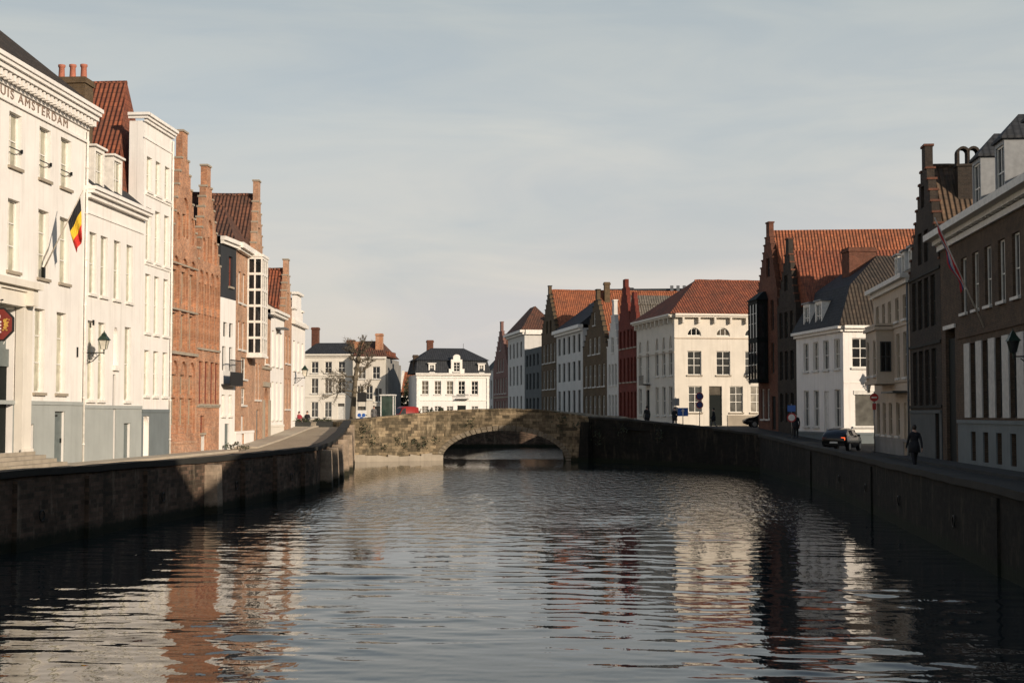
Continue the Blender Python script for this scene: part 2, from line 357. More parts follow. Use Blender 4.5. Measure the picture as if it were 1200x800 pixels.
def window(parent, xf, u, z0, w, h, sty, yoff=0.0):
    s = STY[sty]; key = (round(w,2), round(h,2), sty); fw = min(.07, w*.09)
    if key not in _wc:
        f = MB(); p = MB()
        x0, x1 = -w/2, w/2
        if s.get('arch'):
            n = 10; r = w/2
            outer = [(r*math.cos(math.pi*k/n), h*math.sin(math.pi*k/n)) for k in range(n+1)]
            inner = [((r-fw)*math.cos(math.pi*k/n), fw+(h-2*fw)*math.sin(math.pi*k/n)) for k in range(n+1)]
            for k in range(n): f.prism([outer[k], outer[k+1], inner[k+1], inner[k]][::-1], 0, .07)
            f.box(-r, r, 0, .07, 0, fw)
            for a in (.33, .67):
                f.box((a-.5)*w-.025, (a-.5)*w+.025, .01, .06, fw, h*.85)
            p.prism(outer, .05, .08)
        else:
            f.box(x0, x0+fw, 0, .07, 0, h); f.box(x1-fw, x1, 0, .07, 0, h)
            f.box(x0+fw, x1-fw, 0, .07, 0, fw); f.box(x0+fw, x1-fw, 0, .07, h-fw, h)
            for k in range(1, s['nx']):
                xc = x0+w*k/s['nx']; f.box(xc-.028, xc+.028, .008, .06, fw, h-fw)
            for q in s['bars']:
                f.box(x0+fw, x1-fw, .004, .055, h*q-.024, h*q+.024)
            p.poly([(x0+fw, .045, fw), (x1-fw, .045, fw), (x1-fw, .045, h-fw), (x0+fw, .045, h-fw)])
        wo = f.build('window', s['fr']); po = p.build('pane', s['pane'])
        so = None
        if s['sill']:
            q = MB(); q.box(x0-.08, x1+.08, -s['rec']-.12, 0, -.12, 0); so = q.build('sill', s['sill'])
        _wc[key] = (wo.data, po.data, so.data if so else None)
        for o in (wo, po, so):
            if o: bpy.data.objects.remove(o)
    d = _wc[key]
    wo = bpy.data.objects.new('window', d[0]); C.objects.link(wo); wo.parent = parent
    wo.matrix_local = xf @ Matrix.Translation((u, s['rec']+yoff, z0))
    for nm, me in (('pane', d[1]), ('sill', d[2])):
        if me: o = bpy.data.objects.new(nm, me); C.objects.link(o); o.parent = wo
    return wo

def wall_grid(mb, rects, holes, y0, t, mi=0):
    q = lambda v: round(v, 3)
    xs = sorted({q(v) for r in rects+holes for v in r[:2]}); zs = sorted({q(v) for r in rects+holes for v in r[2:4]})
    def inside(x, z, rs): return any(r[0] < x < r[1] and r[2] < z < r[3] for r in rs)
    nx, nz = len(xs)-1, len(zs)-1
    sol = [[inside((xs[i]+xs[i+1])/2, (zs[k]+zs[k+1])/2, rects) and not inside((xs[i]+xs[i+1])/2, (zs[k]+zs[k+1])/2, holes) for k in range(nz)] for i in range(nx)]
    g = lambda i, k: 0 <= i < nx and 0 <= k < nz and sol[i][k]
    y1 = y0+t
    for i in range(nx):
        for k in range(nz):
            if not sol[i][k]: continue
            a, b, c, d = xs[i], xs[i+1], zs[k], zs[k+1]
            mb.poly([(a,y0,c),(b,y0,c),(b,y0,d),(a,y0,d)], mi)
            mb.poly([(b,y1,c),(a,y1,c),(a,y1,d),(b,y1,d)], mi)
            if not g(i-1,k): mb.poly([(a,y1,c),(a,y0,c),(a,y0,d),(a,y1,d)], mi)
            if not g(i+1,k): mb.poly([(b,y0,c),(b,y1,c),(b,y1,d),(b,y0,d)], mi)
            if not g(i,k+1): mb.poly([(a,y0,d),(b,y0,d),(b,y1,d),(a,y1,d)], mi)
            if not g(i,k-1): mb.poly([(a,y1,c),(b,y1,c),(b,y0,c),(a,y0,c)], mi)

class House:
    T = .38
    def __init__(s, name, label, A, B, zb, cat='house', group=None):
        s.L = math.hypot(B[0]-A[0], B[1]-A[1]); s.zb = zb
        s.root = empty(name, label, cat, (A[0], A[1], 0), math.atan2(B[1]-A[1], B[0]-A[0]), group)
        s.xf = Matrix.Identity(4); s.reset()
    def reset(s): s.holes = []; s.wins = []; s.arch = []; s.niches = []
    def put(s, mb, name, mats, smooth=False, parent=None):
        o = mb.build(name, mats, parent or s.root, smooth)
        if not parent: o.matrix_local = s.xf
        return o
    def win(s, us, z0, z1, w, sty):
        for u in us:
            s.holes.append((u-w/2, u+w/2, z0, z1)); s.wins.append((u, z0, w, z1-z0, sty))
            if STY[sty].get('arch'): s.arch.append((u, z0, w, z1-z0))
    def niche(s, us, z0, z1, w, arch=True, dep=.16, win=None):
        for u in us:
            s.holes.append((u-w/2, u+w/2, z0, z1)); s.niches.append((u, z0, z1, w, dep, win))
            if arch: s.arch.append((u, z1-w*.62, w, w*.62))
    def hole(s, u0, u1, z0, z1): s.holes.append((u0, u1, z0, z1))
    def wall(s, mat, D=10, He=None, rects=None, side=True, L=None, sidemat=None, plinth=None, skip='f'):
        Ln = L or s.L; mb = MB(); z0 = s.zb-1.6
        rects = rects or [(0, Ln, z0, He)]
        wall_grid(mb, rects, s.holes, 0, s.T)
        for (u, z, w, h) in s.arch:
            n = 8; r = w/2
            for sg in (-1, 1):
                arc = [(u+sg*r*math.cos(math.pi/2*k/n), z+h*math.sin(math.pi/2*k/n)) for k in range(n+1)]
                for k in range(n):
                    pts = [arc[k], arc[k+1], (u+sg*r, z+h)]
                    if k == n-1: pts = [arc[k], (u, z+h), (u+sg*r, z+h)]
                    mb.prism(pts if sg < 0 else pts, .004, s.T-.01)
        for (u, a, b2, w, dep, wi) in s.niches:
            hs = []
            if wi:
                for (wz0, wz1, ww, sty) in wi:
                    hs.append((u-ww/2, u+ww/2, wz0, wz1)); s.wins.append((u, wz0, ww, wz1-wz0, sty, dep))
            wall_grid(mb, [(u-w/2+.002, u+w/2-.002, a+.002, b2-.002)], hs, dep, .2)
        mats = [mat]
        if side:
            mats.append(sidemat or mat)
            mb.box(.01, Ln-.01, s.T, D, z0, He, 1, skip)
        o = s.put(mb, 'wall', mats)
        for wi in s.wins: window(s.root, s.xf, *wi[:5], *(wi[5:] or ()))
        if plinth:
            pm = MB(); zt, m = plinth
            wall_grid(pm, [(0, Ln, z0, zt)], [h for h in s.holes if h[2] < zt], -.05, .048); pm.box(-.0, Ln, -.09, -.052, zt-.16, zt)
            s.put(pm, 'plinth', m)
        s.reset(); return o
    def skewed(s, mat, roofmat, D, k, ze, zr, du=2.2, y0=.4, u0=-.1):
        # side walls and gable roof running back square to the street although the front stands at an angle
        mb = MB(); L = s.L; z0 = s.zb-1.6; a, b2, c, d = (0,s.T,0),(L,s.T,0),(L+k*D,D,0),(k*D,D,0)
        for p, q in ((b2,c),(c,d),(d,a)): mb.poly([(p[0],p[1],z0),(q[0],q[1],z0),(q[0],q[1],ze),(p[0],p[1],ze)])
        s.put(mb, 'side_wall', mat)
        r = MB(); f0, f1, f2 = (u0,y0,ze),(L/2,y0,zr),(L+du,y0,ze); g0, g1, g2 = [(p[0]+k*(D-y0), D, p[2]) for p in (f0,f1,f2)]
        r.poly([f0,g0,g1,f1]); r.poly([f1,g1,g2,f2]); r.poly([f2,g2,g0,f0]); r.poly([g0,g2,g1]); r.poly([f0,f1,f2])
        s.put(r, 'roof', roofmat)
    def cornice(s, mat, levels, u0=None, u1=None, dent=None, name='cornice'):
        mb = MB(); u0 = -.05 if u0 is None else u0; u1 = s.L+.05 if u1 is None else u1
        for z0, z1, p in levels: mb.box(u0-p*.25, u1+p*.25, -p, -.003, z0, z1)
        if dent:
            z0, z1, p, st, w = dent; u = u0+st/2
            while u < u1: mb.box(u-w/2, u+w/2, -p, -.003, z0, z1); u += st
        return s.put(mb, name, mat)
    def roof(s, mats, stages, name='roof', wall=None):
        mb = MB()
        for a, za, b, zb in stages: mb.frust(a, za, b, zb, 0, 1 if wall else None)
        o = s.put(mb, name, [mats, wall] if wall else mats); a, za, b, zb = stages[-1]
        if name == 'roof' and min(b[1]-b[0], b[3]-b[2]) < .35 and 'zinc' not in mats:
            r = MB(); xm, ym = (b[0]+b[1])/2, (b[2]+b[3])/2
            p0, p1 = ((xm, b[2]-.02, zb+.0), (xm, b[3], zb)) if b[1]-b[0] < b[3]-b[2] else ((b[0]-.02, ym, zb), (b[1]+.02, ym, zb))
            n = max(2, int((Vector(p1)-Vector(p0)).length/.45)); pts = [Vector(p0).lerp(Vector(p1), k/n)+Vector((0,0,random.uniform(-.02,.025))) for k in range(n+1)]
            if (pts[-1]-pts[0]).length > .5: r.tube(pts, [.12+.02*(k % 2) for k in range(n+1)], 7); r.build('ridge_cap', mats, o)
        return o
    def parts(s, name, mat, boxes):
        for bx in boxes: s.part(name, mat, [bx])
    def part(s, name, mat, boxes):
        mb = MB()
        for bx in boxes: mb.box(*bx)
        return s.put(mb, name, mat)
    def chimney(s, u, y, z0, z1, w, d, mat='brick_brown', pots=0, parent=None):
        mb = MB(); mb.box(u-w/2, u+w/2, y-d/2, y+d/2, z0, z1-.3); mb.box(u-w/2-.07, u+w/2+.07, y-d/2-.07, y+d/2+.07, z1-.3, z1-.12); mb.box(u-w/2-.02, u+w/2+.02, y-d/2-.02, y+d/2+.02, z1-.12, z1)
        o = s.put(mb, 'chimney', mat)
        if pots:
            for k in range(pots):
                p = MB(); yy = y-d/2+d*(k+.5)/pots
                p.lathe([(.17,0),(.15,.1),(.13,.55),(.17,.6),(.17,.7)], (u, yy, z1), 10)
                p.build('chimney_pot', 'terra', o, True)
        return o
    def stepped(s, mat, ze, zp, n, up=None, topw=.7, He=None, D=10, cope='coping', rise=None, sidemat=None, plinth=None, side=True):
        # stepped gable: full width to ze, n steps each side, then a top block
        up = s.L/2 if up is None else up
        z0 = s.zb-1.6; rects = [(0, s.L, z0, ze)]; cp = []
        a, b = 0.0, s.L; h = (zp-ze)/(n+1)
        da = (up-topw/2)/n; db = (s.L-up-topw/2)/n
        for k in range(n):
            na, nb = da*(k+1), s.L-db*(k+1)
            zt = ze+h*(k+1)
            cp.append((a-.03, na-.002, ze+h*k)); cp.append((nb+.002, b+.03, ze+h*k))
            rects.append((na, nb, zt-h-.001, zt)); a, b = na, nb
        rects.append((a, b, ze+h*n-.001, zp)); cp.append((a-.05, b+.05, zp))
        s.wall(mat, D, He or ze, rects, sidemat=sidemat, plinth=plinth, side=side)
        for c0, c1, z in cp: s.part('coping', cope, [(c0, c1, -.06, s.T+.06, z+.001, z+.11)])
    def dormer(s, u, y, z0, z1, w, dep, sty='whitedk', mat='trim', roofmat='zinc', peak=0.0, sidewin=False):
        mb = MB(); ww = w-.3; h = z1-z0-.3
        wall_grid(mb, [(u-w/2, u+w/2, z0, z1)], [(u-ww/2, u+ww/2, z0+.12, z0+.12+h)], y, .15)
        mb.box(u-w/2+.004, u+w/2-.004, y+.15, y+dep, z0, z1, 0, 'f')
        o = s.put(mb, 'dormer', mat)
        window(o, Matrix.Identity(4), u, z0+.12, ww, h, sty, y-.06)
        r = MB(); r.box(u-w/2-.12, u+w/2+.12, y-.12, y+dep, z1, z1+.1)
        if peak: r.frust((u-w/2-.1, u+w/2+.1, y-.1, y+dep), z1+.102, (u, u, y+w*.5, y+dep), z1+.1+peak)
        r.build('dormer_roof', roofmat, o)
        return o
    def bands(s, mat, zs, p=.06, h=.12, name='string_course', u0=0, u1=None):
        s.parts(name, mat, [(u0, u1 or s.L, -p, -.003, z, z+h) for z in zs])

# ------------------------------------------------------------ ground, water
QL = [(-19.3,-40),(-18.6,18),(-17.8,39.4),(-16.96,55.2),(-16.2,73.4),(-19.6,97.3),(-23.2,118.1),(-22.6,126),(-25.0,172)]
QR = [(7.9,-40),(8.7,12),(9.12,34),(9.38,44.2),(10.0,64.9),(10.05,82),(9.1,99.6),(4.18,108.7),(-3.23,119.7),(-2.6,128),(-4.0,158),(-7.0,172)]
def zl(y): return float(np.interp(y, [-40, 86, 100, 116, 400], [1.73, 1.73, 2.2, 2.9, 2.9]))
def zr(y): return float(np.interp(y, [-40, 92, 118, 400], [1.73, 1.73, 2.9, 2.9]))
def bank(name, Q, sgn, zf, mat, inner):
    mb = MB()
    for (a, b) in zip(Q[:-1], Q[1:]):
        n = 4
        for k in range(n):
            p = [a[i]+(b[i]-a[i])*k/n for i in (0,1)]; q = [a[i]+(b[i]-a[i])*(k+1)/n for i in (0,1)]
            xo = inner
            mb.poly([(p[0]+sgn*.3,p[1],zf(p[1])),(xo,p[1],zf(p[1])),(xo,q[1],zf(q[1])),(q[0]+sgn*.3,q[1],zf(q[1]))][::-sgn])
    return tag(mb.build(name, mat), kind='structure')
bank('street', QL, -1, zl, 'street', -70)
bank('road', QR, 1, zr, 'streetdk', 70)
mb = MB()
mb.poly([(-1500,172.01,2.9),(1500,172.01,2.9),(1500,2500,2.9),(-1500,2500,2.9)])
mb.poly([(-1500,-40,1.6),(-70,-40,1.6),(-70,172,2.85),(-1500,172,2.85)]); mb.poly([(70,-40,1.6),(1500,-40,1.6),(1500,172,2.85),(70,172,2.85)])
mb.poly([(-1500,-800,1.6),(1500,-800,1.6),(1500,-40.01,1.6),(-1500,-40.01,1.6)])
tag(mb.build('ground', 'ground'), kind='structure')
mb = MB(); mb.poly([(-60,-45,-2.2),(60,-45,-2.2),(60,190,-2.2),(-60,190,-2.2)]); tag(mb.build('canal_bed', 'ground'), kind='structure')

# water: a real wave surface near the camera, fine ripples in the material beyond
m, t, b = newmat('canal_water')
b.inputs['Base Color'].default_value = (.016, .022, .023, 1); b.inputs['Roughness'].default_value = .02; b.inputs['IOR'].default_value = 1.333
b.inputs['Specular IOR Level'].default_value = .5
tcn = N(t, 'ShaderNodeTexCoord'); sp = N(t, 'ShaderNodeSeparateXYZ'); L(t, tcn.outputs['Object'], sp.inputs[0])
# cat's-paw zone: wind ruffles the far half of the basin
nb = N(t, 'ShaderNodeTexNoise', i_Scale=.09, i_Detail=3.0); L(t, tcn.outputs['Object'], nb.inputs['Vector'])
ad = N(t, 'ShaderNodeMath', operation='MULTIPLY_ADD'); ad.inputs[1].default_value = 26.0; L(t, nb.outputs['Fac'], ad.inputs[0]); L(t, sp.outputs[1], ad.inputs[2])
mr = N(t, 'ShaderNodeMapRange', i_From_Min=52.0, i_From_Max=84.0, i_To_Min=.05, i_To_Max=1.0, interpolation_type='SMOOTHSTEP'); L(t, ad.outputs[0], mr.inputs[0])
mp = N(t, 'ShaderNodeMapping'); mp.inputs['Scale'].default_value = (1.0, 1.7, 1.0); L(t, tcn.outputs['Object'], mp.inputs[0])
n1 = N(t, 'ShaderNodeTexNoise', i_Scale=4.2, i_Detail=3.0, i_Roughness=.55); L(t, mp.outputs[0], n1.inputs['Vector'])
n2 = N(t, 'ShaderNodeTexNoise', i_Scale=1.3, i_Detail=2.0); L(t, mp.outputs[0], n2.inputs['Vector'])
# calm strip in the lee of the bridge
mrc = N(t, 'ShaderNodeMapRange', i_From_Min=94.0, i_From_Max=112.0, i_To_Min=1.0, i_To_Max=.12, interpolation_type='SMOOTHSTEP'); L(t, sp.outputs[1], mrc.inputs[0])
mrd = N(t, 'ShaderNodeMapRange', i_From_Min=123.0, i_From_Max=131.0, i_To_Min=0.0, i_To_Max=1.3, interpolation_type='SMOOTHSTEP'); L(t, sp.outputs[1], mrd.inputs[0])
mx_ = N(t, 'ShaderNodeMath', operation='MAXIMUM'); L(t, mrc.outputs[0], mx_.inputs[0]); L(t, mrd.outputs[0], mx_.inputs[1]); mrc = mx_
mm = N(t, 'ShaderNodeMath', operation='MULTIPLY'); L(t, mr.outputs[0], mm.inputs[0]); L(t, mrc.outputs[0], mm.inputs[1])
for (xa, xb) in ((-16.5, -12.0), (9.3, 5.5)):      # lee under both quay walls
    me_ = N(t, 'ShaderNodeMapRange', i_From_Min=min(xa,xb), i_From_Max=max(xa,xb), i_To_Min=.15 if xa < xb else 1.0, i_To_Max=1.0 if xa < xb else .15, interpolation_type='SMOOTHSTEP'); L(t, sp.outputs[0], me_.inputs[0])
    m2_ = N(t, 'ShaderNodeMath', operation='MULTIPLY'); L(t, mm.outputs[0], m2_.inputs[0]); L(t, me_.outputs[0], m2_.inputs[1]); mm = m2_
mr = mm
mp3 = N(t, 'ShaderNodeMapping'); mp3.inputs['Scale'].default_value = (2.2, .75, 1.0); L(t, tcn.outputs['Object'], mp3.inputs[0])
n3 = N(t, 'ShaderNodeTexNoise', i_Scale=1.1, i_Detail=3.0, i_Roughness=.5); L(t, mp3.outputs[0], n3.inputs['Vector'])
bp1 = N(t, 'ShaderNodeBump', i_Distance=.016); L(t, n1.outputs['Fac'], bp1.inputs['Height']); L(t, mr.outputs[0], bp1.inputs['Strength'])
mr2 = N(t, 'ShaderNodeMath', operation='MULTIPLY'); mr2.inputs[1].default_value = .8; L(t, mr.outputs[0], mr2.inputs[0])
bp2 = N(t, 'ShaderNodeBump', i_Distance=.045); L(t, n2.outputs['Fac'], bp2.inputs['Height']); L(t, mr2.outputs[0], bp2.inputs['Strength']); L(t, bp1.outputs[0], bp2.inputs['Normal'])
bp3 = N(t, 'ShaderNodeBump', i_Distance=.15); L(t, n3.outputs['Fac'], bp3.inputs['Height']); L(t, mr.outputs[0], bp3.inputs['Strength']); L(t, bp2.outputs[0], bp3.inputs['Normal'])
L(t, bp3.outputs[0], b.inputs['Normal']); M['water'] = m
rng = np.random.default_rng(11)
ys = [-44.0, -20, 0, 10]; y = 15.0
while y < 78: ys.append(y); y += max(.05, min(.125, y*y/11000*1.2))
ys += [80, 90, 120, 150, 188]; ys = np.array(ys); xs = np.concatenate([[-40], np.linspace(-20, 12, 300), [40]])
X, Y = np.meshgrid(xs, ys); Z = np.zeros_like(X)
fade = np.clip((Y-13)/4, 0, 1)*np.clip((78-Y)/22, 0, 1)*((X > -21) & (X < 13))
grp = np.clip(.55+.35*np.sin(X*.31+Y*.23+1.)*np.sin(Y*.37-X*.17+.4)+.3*np.sin(Y*.61+X*.13)*np.sin(X*.43-Y*.11+2), .15, 1.15)
for k in range(90):
    lam = math.exp(rng.uniform(math.log(.30), math.log(1.9))); th = math.pi/2+rng.normal(0, .36)
    kk = 2*math.pi/lam; sl = .0078*(lam/1.0)**.1
    Z += (sl/kk)*np.sin(kk*(X*math.cos(th)+Y*math.sin(th))+rng.uniform(0, 6.28))*grp
Z *= fade
nyv, nxv = X.shape
co = np.stack([X, Y, Z], -1).reshape(-1, 3).astype(np.float32)
idx = np.arange(nyv*nxv).reshape(nyv, nxv)
fa = np.stack([idx[:-1,:-1], idx[:-1,1:], idx[1:,1:], idx[1:,:-1]], -1).reshape(-1, 4)
me = bpy.data.meshes.new('canal_water'); me.vertices.add(len(co)); me.vertices.foreach_set('co', co.ravel())
me.loops.add(fa.size); me.loops.foreach_set('vertex_index', fa.ravel().astype(np.int32))
me.polygons.add(len(fa)); me.polygons.foreach_set('loop_start', np.arange(0, fa.size, 4, dtype=np.int32)); me.polygons.foreach_set('loop_total', np.full(len(fa), 4, dtype=np.int32))
me.polygons.foreach_set('use_smooth', np.ones(len(fa), dtype=bool)); me.update(calc_edges=True); me.materials.append(m)
wo_ = bpy.data.objects.new('canal_water', me); C.objects.link(wo_); tag(wo_, kind='structure')

# ------------------------------------------------------------ quay walls and bridge
def resample(P, step):
    out = [P[0]]
    for a, b2 in zip(P[:-1], P[1:]):
        d = math.hypot(b2[0]-a[0], b2[1]-a[1]); n = max(1, int(d/step))
        out += [tuple(a[i]+(b2[i]-a[i])*k/n for i in range(len(a))) for k in range(1, n+1)]
    return out
def strip_wall(mb, P, z0, zt, thick, side):
    # P: (x, y) list; zt: function(i) -> top; wall thickness goes to 'side' (+1 = +normal left of travel)
    nrm = []
    for i in range(len(P)):
        a, c = P[max(0, i-1)], P[min(len(P)-1, i+1)]; d = Vector((c[0]-a[0], c[1]-a[1], 0)).normalized(); nrm.append((-d.y*side, d.x*side))
    Q = [(p[0]+n[0]*thick, p[1]+n[1]*thick) for p, n in zip(P, nrm)]
    for i in range(len(P)-1):
        t0, t1 = zt(i), zt(i+1); b0, b1 = z0(i), z0(i+1)
        mb.poly([(*P[i], b0), (*P[i+1], b1), (*P[i+1], t1), (*P[i], t0)])
        mb.poly([(*Q[i+1], b1), (*Q[i], b0), (*Q[i], t0), (*Q[i+1], t1)])
        mb.poly([(*P[i], t0), (*P[i+1], t1), (*Q[i+1], t1), (*Q[i], t0)])
        mb.poly([(*P[i+1], b1), (*P[i], b0), (*Q[i], b0), (*Q[i+1], b1)])
    for i in (0, len(P)-1): mb.poly([(*P[i], z0(i)), (*Q[i], z0(i)), (*Q[i], zt(i)), (*P[i], zt(i))])
    return Q
def quay(name, label, P, ztf, side, piers, pierproj, piermat, step=1.2, mat='quay', copemat='coping'):
    P = resample(P, step)
    root = empty('quay_wall', label, 'quay wall', (P[0][0], P[0][1], 0))
    off = (-P[0][0], -P[0][1]); P2 = [(p[0]+off[0], p[1]+off[1]) for p in P]
    jit = [random.uniform(-.02, .02) for _ in P]
    mb = MB(); strip_wall(mb, P2, lambda i: -1.8, lambda i: ztf(P[i][1])-.2+jit[i], .45, side); mb.build('wall', mat, root)
    mb = MB(); PP = []
    for i in range(len(P2)):
        a, c = P2[max(0, i-1)], P2[min(len(P2)-1, i+1)]; d = Vector((c[0]-a[0], c[1]-a[1], 0)).normalized(); PP.append((P2[i][0]+d.y*side*.09, P2[i][1]-d.x*side*.09))
    strip_wall(mb, PP, lambda i: ztf(P[i][1])-.198+jit[i], lambda i: ztf(P[i][1])+jit[i], .62, side); mb.build('coping', copemat, root)
    for py in range(24, 70, 9) if piers else ():
        j = min(range(len(P)-1), key=lambda i: abs(P[i][1]-py)); a, c = P2[j], P2[j+1]; d = Vector((c[0]-a[0], c[1]-a[1], 0)).normalized(); n = Vector((d.y*side, -d.x*side, 0))
        mb = MB(); o = Vector((*a, .95))+n*.06; mb.tube([o+d*.16*math.sin(q*math.pi/6)+Vector((0,0,.16*math.cos(q*math.pi/6))) for q in range(13)], .022, 6); mb.build('mooring_ring', 'iron', root, True)
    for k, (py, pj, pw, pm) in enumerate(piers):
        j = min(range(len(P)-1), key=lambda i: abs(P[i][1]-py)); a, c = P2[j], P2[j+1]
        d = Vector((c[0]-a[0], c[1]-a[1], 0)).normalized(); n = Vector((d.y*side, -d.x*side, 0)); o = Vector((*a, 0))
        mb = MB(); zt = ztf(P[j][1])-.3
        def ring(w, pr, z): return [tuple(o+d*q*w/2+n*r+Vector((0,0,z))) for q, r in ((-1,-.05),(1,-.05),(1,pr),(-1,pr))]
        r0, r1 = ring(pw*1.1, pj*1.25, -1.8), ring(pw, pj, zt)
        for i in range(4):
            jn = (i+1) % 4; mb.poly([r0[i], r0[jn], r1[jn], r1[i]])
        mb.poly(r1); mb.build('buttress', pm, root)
    return root
ztl = lambda y: float(np.interp(y, [-40, 40, 56, 74, 86, 97.3, 118.1], [2.36, 2.36, 2.26, 2.3, 2.38, 2.8, 3.5]))
pl = [(y, .14, 1.05, 'quay') for y in (20.5, 25.5, 30.5, 35.3, 40.4, 45.4, 50.5)]+[(56.2, .5, .62, 'quaypier')]+[(y, .2, 1.0, 'quay') for y in (61.5, 66.5, 71)]  # pale buttresses carry painted sunlight in their masonry colour
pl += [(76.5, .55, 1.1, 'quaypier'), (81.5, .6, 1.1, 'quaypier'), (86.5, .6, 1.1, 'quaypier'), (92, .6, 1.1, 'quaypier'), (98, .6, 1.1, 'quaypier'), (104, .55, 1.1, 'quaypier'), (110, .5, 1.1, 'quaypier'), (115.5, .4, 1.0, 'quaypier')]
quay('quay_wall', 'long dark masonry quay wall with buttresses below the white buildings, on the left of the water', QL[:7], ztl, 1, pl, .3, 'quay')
ztr = lambda y: float(np.interp(y, [-40, 34, 64.9, 82, 99.6, 108.7, 114, 119.7], [2.22, 2.22, 2.2, 2.28, 2.64, 3.22, 3.5, 3.79]))
pr = [(y+random.uniform(-.9,.9), .07, random.uniform(.6,1.1), 'quayshade') for y in (19, 37, 58, 80)]
quay('quay_wall', 'shaded masonry quay wall below the parked car and walker, on the right of the water', QR[:7], ztr, -1, pr, .3, 'quay', mat='quayshade')

BP = [(-23.2,118.1),(-15.9,123.0),(-12.9,123.4),(-9.6,123.2),(-6.4,122.0),(-4.7,121.1),(-3.23,119.7)]
BT = lambda x: float(np.interp(x, [-23.2,-20.1,-16,-13,-10,-6.9,-3.2], [3.5,3.85,4.28,4.45,4.48,4.37,3.79]))
bridge = empty('bridge', 'old stone arch bridge with patches of ivy crossing the canal', 'bridge', (-10, 122, 0))
P = resample(BP, .45); P2 = [(x+10, y-122) for x, y in P]
AX, AR, AH = -10.65, 5.45, 2.6
def arch_z(x, r=AR, h=AH):
    q = (x-AX)/r; return h*math.sqrt(max(0, 1-q*q)) if abs(q) < 1 else -1.8
jb = [random.uniform(-.03, .03) for _ in P]
mb = MB(); strip_wall(mb, P2, lambda i: arch_z(P[i][0]), lambda i: BT(P[i][0])-.16+jb[i], 5.5, 1); mb.build('wall', 'bridge', bridge)
PPo = [(x+.0, y-.08) for x, y in P2]
mb = MB(); strip_wall(mb, PPo, lambda i: BT(P[i][0])-.158+jb[i], lambda i: BT(P[i][0])+jb[i], .5, 1); mb.build('coping', 'bridge', bridge)
CP = resample([(-3.23,119.7),(.4,115.2),(4.18,108.7),(7.1,103.6),(9.1,99.6)], .6); CP2 = [(x+10, y-122) for x, y in CP]; jc = [random.uniform(-.03,.03) for _ in CP]
mb = MB(); strip_wall(mb, CP2, lambda i: -1.8, lambda i: ztr(CP[i][1])-.16+jc[i], .5, 1); mb.build('approach_wall', 'quayshade', bridge)  # darker than the bridge, shade is put into this wall's colour
mb = MB(); strip_wall(mb, [(x-.06, y-.05) for x, y in CP2], lambda i: ztr(CP[i][1])-.158+jc[i], lambda i: ztr(CP[i][1])+jc[i], .62, 1); mb.build('coping', 'coping', bridge)
mb = MB()
fy = lambda x: float(np.interp(x, [p[0] for p in BP], [p[1] for p in BP]))
for k in range(34):
    a0, a1 = math.pi*k/34+.008, math.pi*(k+1)/34-.008
    ro, ho = AR+.42, AH+.42; pts = []
    for r, h, a in ((AR-.03, AH-.03, a0), (AR-.03, AH-.03, a1), (ro, ho, a1), (ro, ho, a0)): pts.append((AX+r*math.cos(a), h*math.sin(a)))
    pf = [(x+10, fy(x)-122-.05-random.uniform(0, .02), z) for x, z in pts]; pk = [(x+10, fy(x)-122+.25, z) for x, z in pts]
    mb.poly(pf[::-1]); mb.poly(pk)
    for i in range(4): mb.poly([pf[i], pf[(i+1) % 4], pk[(i+1) % 4], pk[i]])
mb.build('arch_ring', 'voussoir', bridge)
mb = MB()      # paler footing of the left abutment
strip_wall(mb, [(x+10+.02, fy(x)-122-.22) for x in np.linspace(-22.9, -15.95, 9)], lambda i: -1.8, lambda i: .45+random.uniform(-.1, .2), .22, 1); mb.build('footing', 'stone', bridge)
def leaves(mb, c, spread, n, size):
    for _ in range(n):
        p = Vector(c)+Vector((random.gauss(0, spread[0]), random.gauss(0, spread[1]), random.gauss(0, spread[2])))
        a = Vector((random.gauss(0,1), random.gauss(0,1), random.gauss(0,1))).normalized(); c2 = a.orthogonal().normalized(); e = a.cross(c2); k = size*random.uniform(.6, 1.3)
        mb.poly([p-c2*k, p-e*k*.6, p+c2*k, p+e*k*.6])
for (cx, cz, sx_, sz_, n) in ((-22.3,2.6,.35,.6,120),(-21.6,1.7,.4,.3,80),(-19.6,1.75,.25,.22,60),(-19.0,1.3,.15,.25,40),(-18.3,1.65,.2,.2,50),(-17.4,1.55,.18,.3,50),(-16.6,1.75,.2,.25,50),(-17.9,1.2,.12,.2,25),(-20.6,1.1,.2,.2,30),(-13.6,3.2,.3,.3,40)):
    mb = MB(); leaves(mb, (cx+10, fy(cx)-122-.14, cz), (sx_, .07, sz_), n, .085); tag(mb.build('ivy_tuft', 'ivy', bridge), kind='stuff')
mb = MB(); mb.frust((-.75,.75,-.62,.3),-1.8,(-.5,.5,-.4,.3),3.35); o = mb.build('buttress','quayshade',bridge); o.location = (-3.3+10, 119.75-122, 0); o.rotation_euler = (0,0,R(-48))
for k, (cx, cy, cz) in enumerate(((-4.0,120.2,2.9),(-2.4,118.4,2.2),(-.2,115.7,2.7),(2.6,111.2,2.4),(-5.6,121.4,3.6))):
    mb = MB(); leaves(mb, (cx+10, cy-122-.16, cz), (.3,.12,.35), 60, .09); tag(mb.build('ivy_tuft','ivy',bridge), kind='stuff')
# road over the bridge
mb = MB(); D0 = [(x, y+.5, BT(x)-1.05) for x, y in P]; D1 = [(x+.6, y+5.2, BT(x)-1.05) for x, y in P]
for i in range(len(P)-1): mb.poly([D0[i], D0[i+1], D1[i+1], D1[i]])
tag(mb.build('bridge_road', 'street'), kind='structure')
